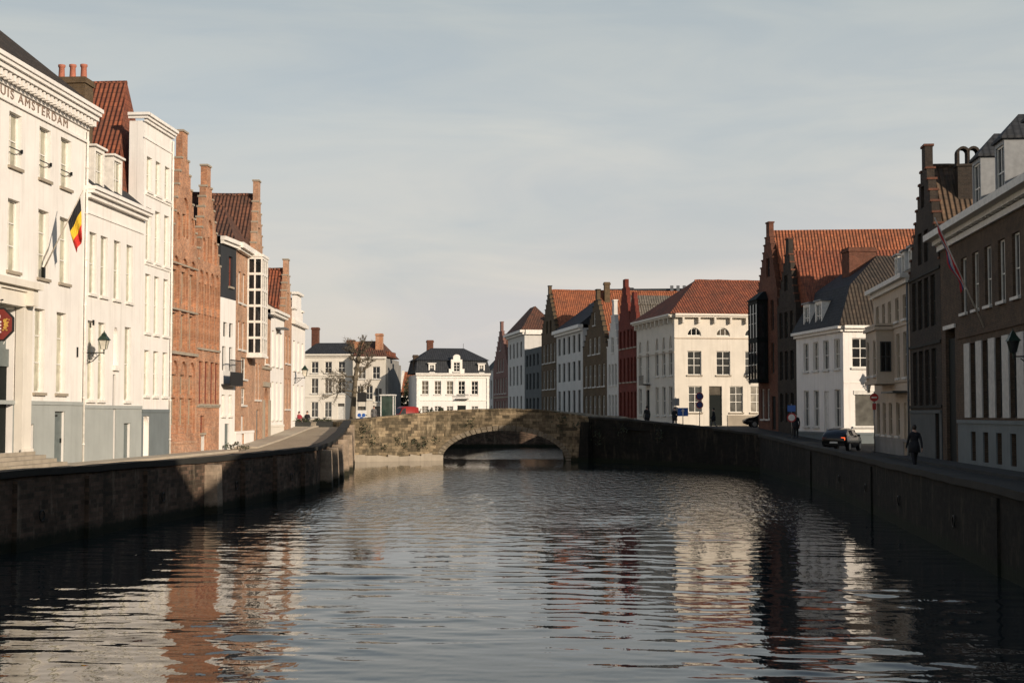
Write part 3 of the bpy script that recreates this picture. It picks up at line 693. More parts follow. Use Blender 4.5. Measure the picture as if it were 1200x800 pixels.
# far bank of the canal behind the bridge
quay('quay_wall', 'low dark quay wall closing the canal, seen through the bridge arch', [(-25.5,172),(-6.4,172.3)], lambda y: 3.0, 1, [], 0, 'quay')
quay('quay_wall', 'shaded quay wall running on behind the bridge below the row of gabled houses', [(-2.6,126.0),(-4.0,158),(-7.0,172)], lambda y: 3.2, -1, [], 0, 'quay')
quay('quay_wall', 'sunlit quay wall behind the bridge on its far left bank', [(-22.6,127),(-25.0,172)], lambda y: 3.2, 1, [], 0, 'quay')
# pavements along the house fronts
def pavement(P, w, zf, mat, side):
    P = resample(P, 2.0); mb = MB()
    strip_wall(mb, P, lambda i: zf(P[i][1])-.3, lambda i: zf(P[i][1])+.12, w, side); tag(mb.build('pavement', mat), kind='structure')
pavement([(-24.4,36),(-24.91,84.5)], 1.5, zl, 'pave', -1)
pavement([(-24.85,88.7),(-27.9,122)], 1.5, zl, 'pave', -1)
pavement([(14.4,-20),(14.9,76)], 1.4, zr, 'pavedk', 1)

# ------------------------------------------------------------ left row
G1 = 'houses along the sunlit left bank'
pl = lambda y: (-23.9-.012*y, y)            # facade line of the straight stretch
def LH(name, label, y0, y1, zb=1.73): return House(name, label, pl(y0), pl(y1), zb, group=G1)
Y0 = 54.115
# 1 the long white building with lettering under its cornice
h = LH('white_townhouse', 'large white stuccoed building with lettering under its cornice and a flag on its front', 40, 62.9); o = 14.12
cols3 = [o+.95, o+3.97, o+6.3, o-2.4, o-5.0, o-7.6, o-10.2, o-12.8]
h.win(cols3, 13.92, 16.1, 1.2, 'sash3'); h.win(cols3, 9.72, 12.6, 1.15, 'sash')
gc = [o+3.72, o+6.1, o-4.9, o-7.6, o-10.2, o-12.8]; h.win(gc, 4.9, 8.42, 1.12, 'sash')
h.win([o+2.97], 2.42, 3.58, .5, 'darkw')
h.hole(o-1.75, o+1.18, 2.45, 8.2); h.hole(o+5.4, o+6.55, 1.78, 4.12)
h.wall('white', 11, 17.2, plinth=(4.55, 'greybase'))
h.cornice('white', [(16.38,16.5,.1),(17.0,17.12,.1),(17.42,17.62,.5),(17.62,17.78,.62),(17.78,17.95,.7)], dent=(17.14,17.4,.42,.42,.2))
h.part('frieze', 'white', [(0, h.L, -.04, -.003, 17.122, 17.42)])
h.roof('tile_dark', [((-.1,h.L,-.55,11),17.96,(-.1,h.L-5,4.6,5.6),22.4)])
for u in cols3: h.part('window_rail','iron',[(u-.6,u+.6,-.05,-.02,14.62,14.66),(u+.5,u+.58,-.09,-.01,14.56,14.72)])
# portal
h.part('portal', 'cream', [(o+1.2,o+2.1,-.38,-.055,1.75,8.3),(o-2.65,o-1.77,-.38,-.055,1.75,8.3),(o+1.1,o+2.2,-.46,-.39,1.75,2.6),(o-2.75,o-1.7,-.46,-.39,1.75,2.6),(o-2.75,o+2.2,-.42,-.055,8.302,8.9),(o-2.8,o+2.25,-.52,-.055,8.9,9.05),(o-2.9,o+2.35,-.72,-.055,9.05,9.32),(o+1.25,o+1.75,-.75,-.425,8.35,8.9),(o-2.3,o-1.8,-.75,-.425,8.35,8.9)])
h.part('door', 'door_dk', [(o-1.75,o-.33,.28,.36,2.45,5.9),(o-.27,o+1.18,.28,.36,2.45,5.9)])
h.part('transom', 'door', [(o-1.75,o+1.18,.2,.3,5.9,6.6),(o-1.75,o+1.18,.33,.37,6.6,8.2)])
h.parts('step', 'stone', [(o-2.6+.25*k*0,o+2.3+.28*(4-k),-.5-.34*(4-k),-.47,1.74+.15*k,1.89+.15*k) for k in range(5)])
d = h.part('door', 'door', [(o+5.4,o+6.55,.1,.16,1.78,4.12)])
mb = MB(); mb.box(o+6.35,o+6.42,.04,.1,2.75,2.95); mb.build('handle','iron',d).matrix_local = Matrix.Identity(4)
h.parts('hinge', 'iron', [(o+5.42,o+6.0,.07,.1,3.9,3.97),(o+5.42,o+6.0,.07,.1,1.95,2.02)])
h.part('wall_anchor', 'iron', [(o+2.55,o+2.63,-.06,-.01,6.6,7.15)]); h.part('wall_anchor', 'iron', [(o+7.9,o+7.98,-.06,-.01,6.55,7.0)])
cu = bpy.data.curves.new('lettering', 'FONT'); cu.body = 'HUIS AMSTERDAM'; cu.size = .62; cu.extrude = .012; cu.align_x = 'LEFT'; cu.space_character = 1.28
to = bpy.data.objects.new('lettering_curve', cu); C.objects.link(to); bpy.context.view_layer.update()
dg = bpy.context.evaluated_depsgraph_get(); me = bpy.data.meshes.new_from_object(to.evaluated_get(dg)); bpy.data.objects.remove(to)
me.materials.clear(); me.materials.append(M['lettering']); wl = max(v.co.x for v in me.vertices)
lo = bpy.data.objects.new('lettering', me); C.objects.link(lo); lo.parent = h.root
lo.matrix_local = Matrix.Translation((o-1.25, -.02, 16.6)) @ Matrix.Rotation(R(90), 4, 'X') @ Matrix.Diagonal((7.65/wl, .85, 1, 1))
def downpipe(h, u, z0, z1, mat='trim'):
    mb = MB(); mb.tube([(u,-.09,z0),(u,-.09,z1)], .055, 8); [mb.tube([(u,-.09,z),(u,-.09,z+.07)], .075, 8) for z in np.arange(z0+.8, z1, 2.1)]; h.put(mb, 'downpipe', mat, True)
downpipe(h, h.L-.12, 1.8, 16.9)
# 2 lower white house
h = LH('white_townhouse', 'lower white house with two small white dormers, next to the building with lettering', 62.92, 70.9)
h.win([.95,2.4,4.2,6.0], 9.55, 12.4, .95, 'plain'); h.win([.9,2.25,5.9], 4.65, 8.3, .95, 'plain')
h.niche([4.15], 6.35, 8.2, .62, True, .2); h.hole(5.35,6.35,1.8,3.55); h.hole(3.85,4.2,1.76,5.9)
h.wall('white', 10, 13.9, plinth=(4.42,'greybase'))
h.cornice('white', [(13.2,13.28,.05),(13.9,14.1,.25),(14.1,14.25,.45),(14.25,14.42,.55)])
h.part('door', 'door', [(5.35,6.35,.12,.2,1.8,3.55)]); h.part('door', 'door_dk', [(3.85,4.2,.1,.18,1.76,5.9)])
h.part('niche_sill', 'trim', [(3.75,4.55,-.15,-.003,6.1,6.33)])
h.roof('slate', [((0,h.L,-.3,10),14.425,(0,h.L,4.8,5.0),18.6)], wall='white')
h.chimney(1.6, 1.35, 14.4, 19.75, 1.1, 1.6, 'brick_ochre', 3)
for u in (1.9, 4.4): h.dormer(u, .1, 14.43, 16.5, 1.3, 2.2, 'plain', 'trim', 'trim')
h.parts('lantern_plate', 'iron', [(1.0,1.15,-.05,-.003,8.1,8.35),(2.0,2.12,-.05,-.003,7.3,7.6)])
# 3 tall narrow white house
h = LH('white_townhouse', 'tall narrow white house with red tiled roof and grey base beside the orange stepped gables', 70.92, 75.6)
for z0, z1 in ((15.55,17.35),(11.95,14.7),(8.2,11.25)): h.win([.85,2.3,3.85], z0, z1, .85, 'plain')
h.win([.85,2.3,3.85], 4.95, 7.3, .85, 'plain'); h.niche([.78], 1.84, 3.9, 1.0, True, .22)
h.wall('white', .8, 19.1, plinth=(4.25,'bluegrey'))
h.part('wall', 'cream', [(.012,4.65,.81,10,.2,15)])
h.cornice('white', [(18.2,18.28,.05),(19.05,19.2,.12),(19.2,19.35,.22),(19.35,19.5,.32)])
h.part('side_cornice', 'white', [(-.30,-.06,-.32,.8,19.35,19.495),(-.2,-.06,-.22,.8,19.2,19.345)])
h.parts('window_board', 'trim', [(.25,3.95+.5,-.06,-.003,z,z+.12) for z in (15.3,11.7)])
h.roof('tile_red', [((-1.7,h.L,.82,13),14.9,(2.5,2.75,1.9,11),21.7)])
downpipe(h, h.L-.12, 1.8, 18.9)
# 4 + 5 orange brick stepped gables
def bays(h, us, w, rows, dep=.14): h.niche(us, rows[0][0]-.5, rows[-1][1]+.75, w, True, dep, [(a, b2, w-.16, 'brickw') for a, b2 in rows])
h = LH('stepped_gable_house', 'orange brick stepped gable house, taller of the two next to the narrow white house', 75.62, 80.7)
bays(h, [.95,2.55,4.15], 1.25, [(7.7,9.6),(10.2,12.0)]); h.niche([2.55], 13.9, 16.2, 1.2, True, .14, [(14.0,15.3,.9,'brickw')])
h.niche([1.2,3.9], 13.7, 15.2, .8, True, .12)
bays(h, [.95,2.55,4.15], 1.3, [(3.4,4.9),(5.1,6.2)])
h.stepped('brick_orange', 13.6, 19.85, 7, 2.3, .95, 13.3, 11, 'stone', sidemat='brick_brown', plinth=(2.5,'brick_pale'))
h.bands('stone', [7.3], .1, .16); h.bands('stone', [9.75,12.3], .05, .09)
h.roof('tile_brown', [((0,h.L,.4,11),13.3,(h.L/2,h.L/2,.4,11),17.6)])
h = LH('stepped_gable_house', 'orange brick house with slender pointed stepped gable, right of the taller orange gable', 80.72, 85.5)
bays(h, [.7,1.85,3.0,4.1], .95, [(8.2,9.9),(10.3,11.7)]); h.niche([2.4], 13.0, 15.6, 1.0, True, .14, [(13.1,14.6,.8,'brickw')])
h.niche([1.2,3.6], 13.0, 14.4, .7, True, .12)
h.win([.8,2.0,3.2,4.2], 4.6, 7.1, .8, 'redw'); h.win([1.2], 2.9, 3.9, .8, 'redw')
h.hole(1.0,2.0,1.74,2.78)
h.stepped('brick_orange', 13.0, 18.75, 8, 2.0, .8, 12.6, 11, 'stone', sidemat='brick_brown')
h.bands('stone', [7.75,4.4], .07, .12)
h.part('door', 'trimshade', [(1.0,2.0,.1,.16,1.74,2.78)])
h.roof('tile_brown', [((0,h.L,.4,11),12.6,(h.L/2,h.L/2,.4,11),17.2)])
# 6.. the bending stretch
p2 = lambda y: (-16.86-.09*y, y)
def LB(name, label, y0, y1, zb): return House(name, label, p2(y0), p2(y1), zb, group=G1)
h = House('narrow_house', 'narrow white house with black clad top floor and dark balcony', pl(85.55), p2(88.7), 1.75, group=G1)
h.win([1.0,2.2], 8.8, 9.7, .8, 'darkw'); h.win([.8,2.2], 6.7, 8.2, .7, 'darkw'); h.win([.8,2.2], 3.9, 5.2, .7, 'plain'); h.hole(1.1,2.0,1.78,3.4)
h.wall('white', 9, 11.2)
h.part('door', 'door', [(1.1,2.0,.1,.16,1.78,3.4)])
h.win([2.0], 12.0, 13.9, .8, 'redw')
h.zb = 12.82; h.wall('slateclad', 9, 14.5, rects=[(0,h.L,11.22,14.5)], side=False); h.part('upper_wall', 'slateclad', [(.01,h.L-.01,.38,9,11.22,14.5)])
h.cornice('trim', [(14.5,14.7,.2),(14.7,14.95,.35)])
h.part('balcony', 'black', [(.3,2.9,-.6,-.003,5.75,5.85),(.3,2.9,-.6,-.56,5.85,6.6)]+[(.3+.2*k,.33+.2*k,-.59,-.57,6.6,7.3) for k in range(14)]+[(.3,2.9,-.6,-.56,7.3,7.36)])
h.roof('zinc', [((0,h.L,-.2,9),14.96,(0,h.L,1,8),15.2)])
h = LB('glazed_bay_house', 'brick house with a tall white framed glazed bay running up five floors', 88.72, 95.5, 1.85)
h.win([1.3,2.9], 8.2,10.0,.9,'whitedk'); h.win([1.3,2.9], 11.2,13.2,.9,'whitedk')
h.win([3.0], 6.3,7.7,2.0,'whitedk'); h.win([3.0],4.6,5.7,1.6,'whitedk'); h.hole(2.2,3.3,1.85,3.9)
h.wall('brick_pale', 11, 14.5, plinth=(2.9,'white'))
f = MB(); g = MB(); u0, u1, za, zb_, pj = 4.0, 6.3, 8.0, 14.4, 1.0
for k in range(7):
    z = za+(zb_-za)*k/6
    f.box(u0, u1, -pj, -pj+.1, z-.08, z+.08); f.box(u0, u0+.1, -pj+.1, -.003, z-.08, z+.08); f.box(u1-.1, u1, -pj+.1, -.003, z-.08, z+.08)
    if k < 6:
        z0, z1 = z+.08, za+(zb_-za)*(k+1)/6-.08
        for y in (-pj, -pj/2-.05, -.11): f.box(u0, u0+.1, y, y+.1, z0, z1); f.box(u1-.1, u1, y, y+.1, z0, z1)
        for q in (1/3, 2/3): f.box(u0+(u1-u0)*q-.05, u0+(u1-u0)*q+.05, -pj, -pj+.1, z0, z1)
f.box(u0-.06, u1+.06, -pj-.06, -.003, za-.25, za-.082); f.box(u0-.06, u1+.06, -pj-.06, -.003, zb_+.082, zb_+.25)
g.box(u0+.06, u1-.06, -pj+.06, -.004, za-.05, zb_+.05)
fo = h.put(f, 'bay_frame', 'trim'); h.put(g, 'pane', 'pane_dk', parent=fo)
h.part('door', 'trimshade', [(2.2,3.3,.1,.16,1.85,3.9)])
h.cornice('trim', [(14.45,14.6,.3),(14.6,14.95,.5)])
h.roof('tile_brown', [((0,h.L,0,11),14.96,(h.L/2,h.L/2,1.6,11),17.9)])
h = LB('stepped_gable_house', 'tall slim brick gable rising behind the glazed bay, with a large red tiled roof', 95.52, 98.9, 2.1)
h.win([.9,2.3], 9,11,.8,'whitedk'); h.win([.9,2.3], 12,14,.8,'whitedk'); h.win([1.7], 15.5,17,.8,'darkw'); h.win([.9,2.3], 5,7.5,.8,'whitedk'); h.hole(1.2,2.2,2.1,4.3)
h.stepped('brick_pale', 15.0, 20.2, 6, 1.6, .8, 13.0, 11, 'stone', sidemat='brick_brown')
h.part('door', 'door', [(1.2,2.2,.1,.16,2.1,4.3)])
h.roof('tile_brown', [((-2.6,h.L,.4,12),14.2,(h.L/2,h.L/2,.4,12),19.3)])
h.chimney(h.L-.5, 2.2, 13, 16.6, .8, .9, 'brick_orange', 1)
h = LB('low_brick_house', 'low brick house with white first floor window over a stone arched doorway', 98.92, 102.5, 2.2)
h.win([1.8], 7.6,10.0,1.4,'plain'); h.niche([1.8], 2.25, 5.9, 1.9, True, .3)
h.wall('brick_pale', 9, 11.0)
h.part('door_surround', 'stone', [(.3,.82,-.12,-.003,1.9,5.0),(2.78,3.3,-.12,-.003,1.9,5.0),(.3,3.3,-.12,-.003,5.95,6.3)])
h.roof('slate', [((0,h.L,-.3,9),11.02,(0.9,h.L-.9,2.2,6),13.0)])
h.bands('stone', [7.2], .12, .2)
h = LB('white_house', 'white house with tall pale windows and a small pent roof, between two brick fronts', 102.52, 109, 2.4)
h.win([1.2,3.2,5.2], 7.6,10.2,1.0,'plain'); h.win([1.2,3.2,5.2], 3.6,6.4,1.0,'plain')
h.wall('white', 9, 11.4, plinth=(3.2,'cream')); h.cornice('trim', [(11.3,11.5,.3),(11.5,11.7,.45)])
h.part('pent_roof', 'zinc', [(2.2,4.4,-.7,-.003,10.4,10.5)])
h.roof('tile_brown', [((0,h.L,-.3,9),11.71,(0,h.L,3.2,5),13.8)], wall='cream')
h = LB('stepped_gable_house', 'small brick stepped gable with bright red roof near the end of the left row', 109.02, 113, 2.6)
h.win([1.1,2.8], 8,10.2,.9,'whitedk'); h.win([1.1,2.8], 4.4,6.8,.9,'whitedk'); h.win([2.0], 12.0,13.6,.8,'darkw')
h.stepped('brick_pale', 12.4, 16.2, 5, 2.0, .8, 11.9, 10, 'stone', sidemat='brick_brown')
h.roof('tile_red', [((-1.2,h.L,.4,11),11.2,(h.L/2,h.L/2,.4,11),15.5)])
h = LB('baroque_gable_house', 'white house with curved baroque gable, the last house of the left bank', 113.02, 121, 2.85)
h.win([1.5,4.0,6.5], 7.6,10.0,1.1,'plain'); h.win([1.5,4.0,6.5], 3.6,6.4,1.1,'plain')
h.wall('white', 10, 11.6, rects=[(0,h.L,1.2,11.6),(1.6,h.L-1.6,11.599,12.6),(2.6,h.L-2.6,12.599,13.9)])
h.cornice('trim', [(11.3,11.6,.3)]); h.parts('gable_cap', 'trim', [(2.4,h.L-2.4,-.2,.5,13.9,14.1),(1.4,2.58,-.12,.45,12.601,12.75),(h.L-2.58,h.L-1.4,-.12,.45,12.601,12.75),(0,1.58,-.12,.45,11.601,11.75),(h.L-1.58,h.L,-.12,.45,11.601,11.75)])
h.roof('tile_brown', [((0,h.L,.4,10),11.61,(h.L/2,h.L/2,.4,10),13.6)])

# ------------------------------------------------------------ far end of the canal
G2 = 'houses closing the view behind the bridge'
h = House('corner_townhouse', 'cream three storey house with dark hipped roof behind the bare tree', (-42.6,185), (-35.85,185), 2.6, group=G2)
us = [1.5,3.3,5.1]; h.win(us, 9.4,10.9,.95,'whitedk'); h.win(us, 6.7,8.7,.95,'whitedk'); h.win(us[:2], 3.6,5.6,.95,'shade'); h.hole(4.6,5.5,2.6,5.4)
h.wall('cream', 8, 11.6, plinth=(3.3,'stone')); h.cornice('cream', [(11.5,11.7,.2),(11.7,11.9,.4)]); h.bands('cream', [6.2,9.0], .08, .12)
h.part('door','trimshade',[(4.6,5.5,.1,.16,2.6,5.0)]); h.part('transom','pane_dk',[(4.6,5.5,.12,.17,5.0,5.4)])
h.roof('slate', [((-.2,h.L+.2,-.3,8),11.91,(1.2,h.L-1.2,2.6,5),13.5)])
h.chimney(.9,3,11.9,15.6,.9,1.0,'brick_rust'); h.chimney(h.L-1,3,11.9,13.9,1.0,.8,'brick_rust')
h = House('corner_townhouse', 'cream corner house with brown hipped roof and brick chimneys, right of the bare tree', (-35.83,184), (-31.5,184), 2.7, group=G2)
h.win([1.2,3.1], 8.6,10.2,1.0,'whitedk'); h.win([1.0,2.2], 5.9,7.7,.9,'whitedk'); h.win([3.4],5.6,7.4,1.0,'whitedk'); h.win([1.2,3.2],3.2,5.0,1.0,'darkw')
h.wall('ivory', 11, 11.3, sidemat='greyrender'); h.cornice('cream', [(11.2,11.5,.25)]); h.roof('tile_brown', [((-.1,h.L+.1,-.2,11),11.51,(.8,h.L-1.6,3,7),13.7)])
h.part('upper_gable','tile_red',[(h.L-1.2,h.L+.05,2.5,8,11.7,12.3)]); h.chimney(h.L-1.1,1.6,11.5,14.6,.9,.9,'brick_orange'); h.chimney(.3,2.5,11.5,13.6,1.2,.8,'brick_orange')
h.part('side_wall','greyrender',[(h.L,h.L+.3,.2,10.9,1,10.7)])  # grey paints in the shade on this side of the ivory house
h = House('small_house', 'small orange roofed house between the cream corner house and the black roofed mansion', (-34.6,216), (-31.0,216), 2.9, group=G2)
h.win([1.2,2.6], 4.6,6.0,.9,'whitedk'); h.wall('cream', 9, 6.9); h.roof('tile_orange', [((0,h.L,-.2,9),6.91,(0,h.L,4,5),10.6)], wall='cream')
h.parts('gable_step','trim',[(-.35,-.02,.8*k-.2,.8*k+.62,5.2,7.4+.83*k) for k in range(5)])
h = House('mansion', 'white mansion with black mansard roof and central dormer facing down the canal', (-26.65,179), (-17.65,181.6), 2.9, 'mansion', G2)
us = [1.1,2.72,4.28,5.8,7.5]
h.win(us, 6.5,8.2,.86,'dark'); h.win([us[0],us[1],us[2],us[4]], 4.15,5.0,.86,'dark'); h.hole(us[3]-.55,us[3]+.55,2.9,5.1)
h.wall('white', 8, 9.0); h.cornice('trim', [(8.6,8.72,.1),(8.9,9.05,.25),(9.05,9.2,.4)]); h.bands('trim', [5.7], .08, .12)
h.part('pilaster','trim',[(0,.32,-.1,-.004,2.9,8.59)]); h.part('pilaster','trim',[(h.L-.32,h.L,-.1,-.004,2.9,8.59)])
h.part('door','door_dk',[(us[3]-.55,us[3]+.55,.1,.2,2.9,5.1)])
h.part('balcony','frame_dk',[(us[3]-.8,us[3]+.8,-.6,-.004,5.85,5.95),(us[3]-.8,us[3]+.8,-.6,-.56,6.42,6.5)]+[(us[3]-.78+.16*k,us[3]-.76+.16*k,-.59,-.57,5.95,6.42) for k in range(11)])
h.roof('slate', [((-.2,h.L+.2,-.25,8),9.205,(.15,h.L-.15,.45,7.5),10.85),((-.1,h.L+.1,.2,7.6),10.86,(2.4,h.L-2.7,3.6,4.4),12.55)])
for u in (1.95, 8.35): h.dormer(u,-.1,9.22,10.4,.85,1.2,'dark','trim','trim')
w_ = MB(); u = 5.1
wall_grid(w_, [(u-1.0,u+1.0,9.21,9.75),(u-.72,u+.72,9.749,10.95),(u-.45,u+.45,10.949,11.3)], [(u-.42,u+.42,9.4,10.6)], -.35, .3); w_.box(u-.68,u+.68,-.05,1.8,9.21,10.95,0,'f')
for k in range(8):
    a = math.pi*k/8
    w_.prism([(u,11.302),(u+.45*math.cos(a),11.302+.28*math.sin(a)),(u+.45*math.cos(a+math.pi/8),11.302+.28*math.sin(a+math.pi/8))],-.36,-.05)
do = h.put(w_,'dormer','trim'); window(do, Matrix.Identity(4), u, 9.4, .84, 1.2, 'dark', -.4)
h.chimney(2.3,4.2,11.5,13.6,.8,.7,'brick_rust'); h.chimney(.2,2.6,9.2,11.6,.6,.7,'brick_brown')
h.part('finial','iron',[(h.L-2.72,h.L-2.68,3.9,3.95,12.5,13.2)])

# ------------------------------------------------------------ right row beyond the bridge, u along one straight line
G3 = 'shaded houses of the right bank beyond the bridge'
FK = 1.25
FA, FB = Vector((-21.71,230.3)), Vector((.98,138.84)); FD = (FB-FA).normalized()
def FH(name, label, u0, u1, zb=2.9): 
    a, b2 = FA+FD*u0, FA+FD*u1; h = House(name, label, tuple(a), tuple(b2), zb, group=G3)
    h.root.scale = (FK, FK, FK); h.root.location = (a.x*FK, a.y*FK, EYE*(1-FK)); return h   # these houses are a quarter larger than the near ones
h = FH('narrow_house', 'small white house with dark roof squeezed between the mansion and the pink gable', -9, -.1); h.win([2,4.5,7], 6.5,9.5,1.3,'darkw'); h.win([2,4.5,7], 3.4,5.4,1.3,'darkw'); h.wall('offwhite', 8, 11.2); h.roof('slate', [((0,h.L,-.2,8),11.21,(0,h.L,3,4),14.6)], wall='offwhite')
h = FH('stepped_gable_house', 'pinkish brick stepped gable, farthest of the right row', 0, 15); us=[2.2,5.0,7.6,10.2,12.8]; h.win(us, 3.6,6,1.3,'shade'); h.win(us, 7.2,9.6,1.3,'shade'); h.win(us[1:4], 10.6,12.6,1.3,'shade'); h.win([7.6], 14,15.5,1.2,'shade')
h.stepped('brick_pink', 11.6, 18.4, 8, 7.8, 1.3, 11, 9, 'brick_pink', sidemat='brick_pink'); h.roof('tile_brown', [((0,h.L,.4,9),11,(7.5,7.5,.4,9),16.5)]); h.chimney(13,5,12,17.2,1.2,1.2,'brick_pink'); h.bands('stone', [6.5], .1, .2)
h = FH('white_townhouse', 'white house with dark hipped roof beside the pink stepped gable', 15.1, 29.9); us=[2.2,5.4,8.6,11.9]
for z in ((4,6.6),(8.2,11),(12.2,14.4)): h.win(us, z[0], z[1], 1.4, 'darkw')
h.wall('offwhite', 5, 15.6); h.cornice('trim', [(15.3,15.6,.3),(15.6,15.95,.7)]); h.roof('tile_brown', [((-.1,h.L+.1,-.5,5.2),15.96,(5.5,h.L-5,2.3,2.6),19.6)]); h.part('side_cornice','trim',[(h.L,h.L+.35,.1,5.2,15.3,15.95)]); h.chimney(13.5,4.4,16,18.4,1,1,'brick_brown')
h = FH('dark_house', 'low dark grey house with flat top beside the brown orange roofed gable', 30, 43); us=[2,4.6,7.4,10.4]
for z in ((3.6,6.2),(7.4,9.6),(10.6,12.2)): h.win(us, z[0], z[1], 1.4, 'darkw')
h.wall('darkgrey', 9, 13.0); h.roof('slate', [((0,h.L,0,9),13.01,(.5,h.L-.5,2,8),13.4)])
h = FH('gabled_house', 'brown brick gable house with a big orange roof and skylight', 43.1, 53.4); us=[1.6,4.0,6.4,8.8]
for z in ((3.6,6.2),(7.2,9.6),(10.6,13.0)): h.win(us, z[0], z[1], 1.4, 'whitedk')
h.win([4,6.4], 14.4,16,1.2,'darkw')
h.stepped('brick_ochre', 14.6, 20.5, 9, 5.0, .7, 14, 22, 'coping'); h.roof('tile_orange', [((0,h.L,.4,26),14.2,(h.L/2,h.L/2,.4,26),20.0)])
sk = MB(); 
for dx in (0,): sk.poly([(8.0-.0,5.0,17.1),(8.0,6.3,17.1),(7.0,6.3,18.25),(7.0,5.0,18.25)])
h.put(sk,'skylight','pane_mid')
h = FH('white_townhouse', 'white five bay house with dark roof between two brown brick gables', 53.5, 69.1); us=[1.8,4.7,7.7,10.7,13.6]
for z in ((3.8,6.8),(7.9,10.2),(11.2,13.3)): h.win(us, z[0], z[1], 1.5, 'darkw')
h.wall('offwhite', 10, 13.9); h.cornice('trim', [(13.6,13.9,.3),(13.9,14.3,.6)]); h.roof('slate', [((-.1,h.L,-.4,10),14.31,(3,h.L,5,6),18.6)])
h = FH('gabled_house', 'brown brick gable with many small windows and an orange side roof', 69.2, 81.2); us=[1.5,3.7,6.0,8.2,10.4]
for z in ((3.6,6.0),(7.0,9.4)): h.win(us, z[0], z[1], 1.3, 'shade')
h.win(us[1:4], 10.6,12.4,1.3,'shade'); h.win([6], 13.8,15.2,1.1,'shade')
h.stepped('brick_ochre', 11.6, 17.6, 9, 7, .8, 11, 14, 'coping'); h.roof('tile_orange', [((0,h.L,.4,14),11.2,(h.L/2,h.L/2,.4,14),17.6)]); h.chimney(7,1.2,15,18.5,.5,.6,'brick_ochre')
h = FH('narrow_house', 'narrow pale stone gable with white scrolled top, left of the red brick gable', 81.3, 86.4); us=[1.2,2.6,4.0]
for z in ((3.6,6),(7,9.2)): h.win(us, z[0], z[1], .9, 'shade')
h.win([2.6], 10.4,12,1,'shade'); h.stepped('offwhite', 11.0, 15.8, 5, 2.9, .8, 10.5, 9, 'trim'); h.roof('slate', [((0,h.L,.4,9),10.6,(h.L/2,h.L/2,.4,9),13.6)])
h = FH('stepped_gable_house', 'dark red painted brick house with two stepped gables beside the pale corner building', 86.5, 94.3); us=[1.0,2.6,4.2,5.6,7.0]
for z in ((3.6,6.2),(7.2,9.6),(10.6,12.4)): h.win(us, z[0], z[1], .9, 'redw')
mb_rects = [(0,h.L,1.3,12.6)]
for (c, w0, zt, n) in ((2.5,2.5,17.6,6),(6.1,1.65,16.0,5)):
    for k in range(n): ww = w0*(1-k/n)*.92+.1; mb_rects.append((c-ww, c+ww, 12.599+(zt-12.6)*k/n-.001, 12.6+(zt-12.6)*(k+1)/n))
h.wall('brick_red', 9, 12.4, mb_rects); h.roof('tile_grey', [((0,5,.4,9),12.41,(2.5,2.5,.4,9),16.0),((4.4,h.L,.4,9),12.42,(6.1,6.1,.4,9),14.8)])
h = House('large_roofed_hall', 'large building behind the red gables with a broad grey brown roof', (-3.0,158), (9.5,158), 2.9, 'building', G3); h.root.scale = (FK,FK,FK); h.root.location = (-3*FK, 158*FK, EYE*(1-FK))
h.wall('greyrender', 12, 13.5); h.roof('tile_grey', [((-.3,h.L+.3,-.3,12),13.51,(.4,h.L-2.6,3.2,9),17.0)]); h.part('roof_crown','slate',[(.6,h.L-3.2,3.6,8.6,17.0,18.2)]); h.parts('roof_vent','zinc',[(h.L-4.6+.7*k,h.L-4.25+.7*k,3.2,3.7,17.1,18.5) for k in range(3)])
# corner house with lunettes
h = House('corner_townhouse', 'pale corner building with hipped red roof and half round attic windows', (.95,140.6), (4.23,128), 2.9, 'house', G3); h.root.scale = (1.04,)*3; h.root.location = (.95*1.04, 140.6*1.04, EYE*(1-1.04))
us=[1.3,4.1,7.3,9.6,11.8]
h.win(us, 9.9,11.05,.95,'arch'); h.win([1.3,7.3,9.6,11.8], 7.5,9.75,1.15,'shade'); h.win([4.1],6.9,9.8,1.1,'shade'); h.win([1.3,7.3,9.6,11.8], 3.9,6.5,1.15,'shade'); h.hole(3.4,4.6,2.95,6.3)
h.wall('ivory', 12.98, 12.9, skip='fr'); h.part('door','door_dk',[(3.4,4.6,.12,.2,2.95,6.3)]); h.bands('beige', [9.5], .06, .1)
h.part('balcony','iron',[(3.3,4.9,-.7,-.003,6.75,6.85),(3.3,4.9,-.7,-.66,7.6,7.66)]+[(3.3+.16*k,3.33+.16*k,-.69,-.67,6.85,7.6) for k in range(11)])
ev = lambda L_, n: [(L_*(k+.5)/n-.09, L_*(k+.5)/n+.09, -.42, -.004, 12.15, 12.66) for k in range(n)]
h.cornice('cream', [(12.66,12.8,.45),(12.8,12.98,.6)], 0, h.L+.1); h.parts('bracket','ivory', ev(h.L,9))
h.roof('tile_red', [((-.5,h.L+.5,-.55,13.4),12.985,(7.6,7.8,3.6,13.4),16.5)])
Lr = h.L; h.xf = Matrix.Translation((Lr,0,0)) @ Matrix.Rotation(R(90),4,'Z'); us=[1.85,4.55,7.25]
h.win(us, 11.02,11.75,1.3,'arch'); h.win(us, 7.5,9.65,1.3,'cross'); h.win([1.9,5.75,7.7], 4.15,6.5,1.25,'cross'); h.hole(3.2,4.4,2.95,6.5)
h.T = .3; h.wall('ivory', 1, 12.9, [(0.385,13,1.3,12.9)], side=False, L=13)
h.part('door','door_dk',[(3.2,4.4,.12,.2,2.95,5.7)]); h.part('transom','pane_dk',[(3.2,4.4,.14,.2,5.72,6.5)])
h.bands('beige', [10.75], .06, .1, u1=13); h.bands('stone',[2.9],.07,1.0,'plinth',4.9,13)
h.cornice('cream', [(12.66,12.8,.452),(12.8,12.978,.602)], .1, 13.2); h.parts('bracket','ivory', ev(8.9,6))

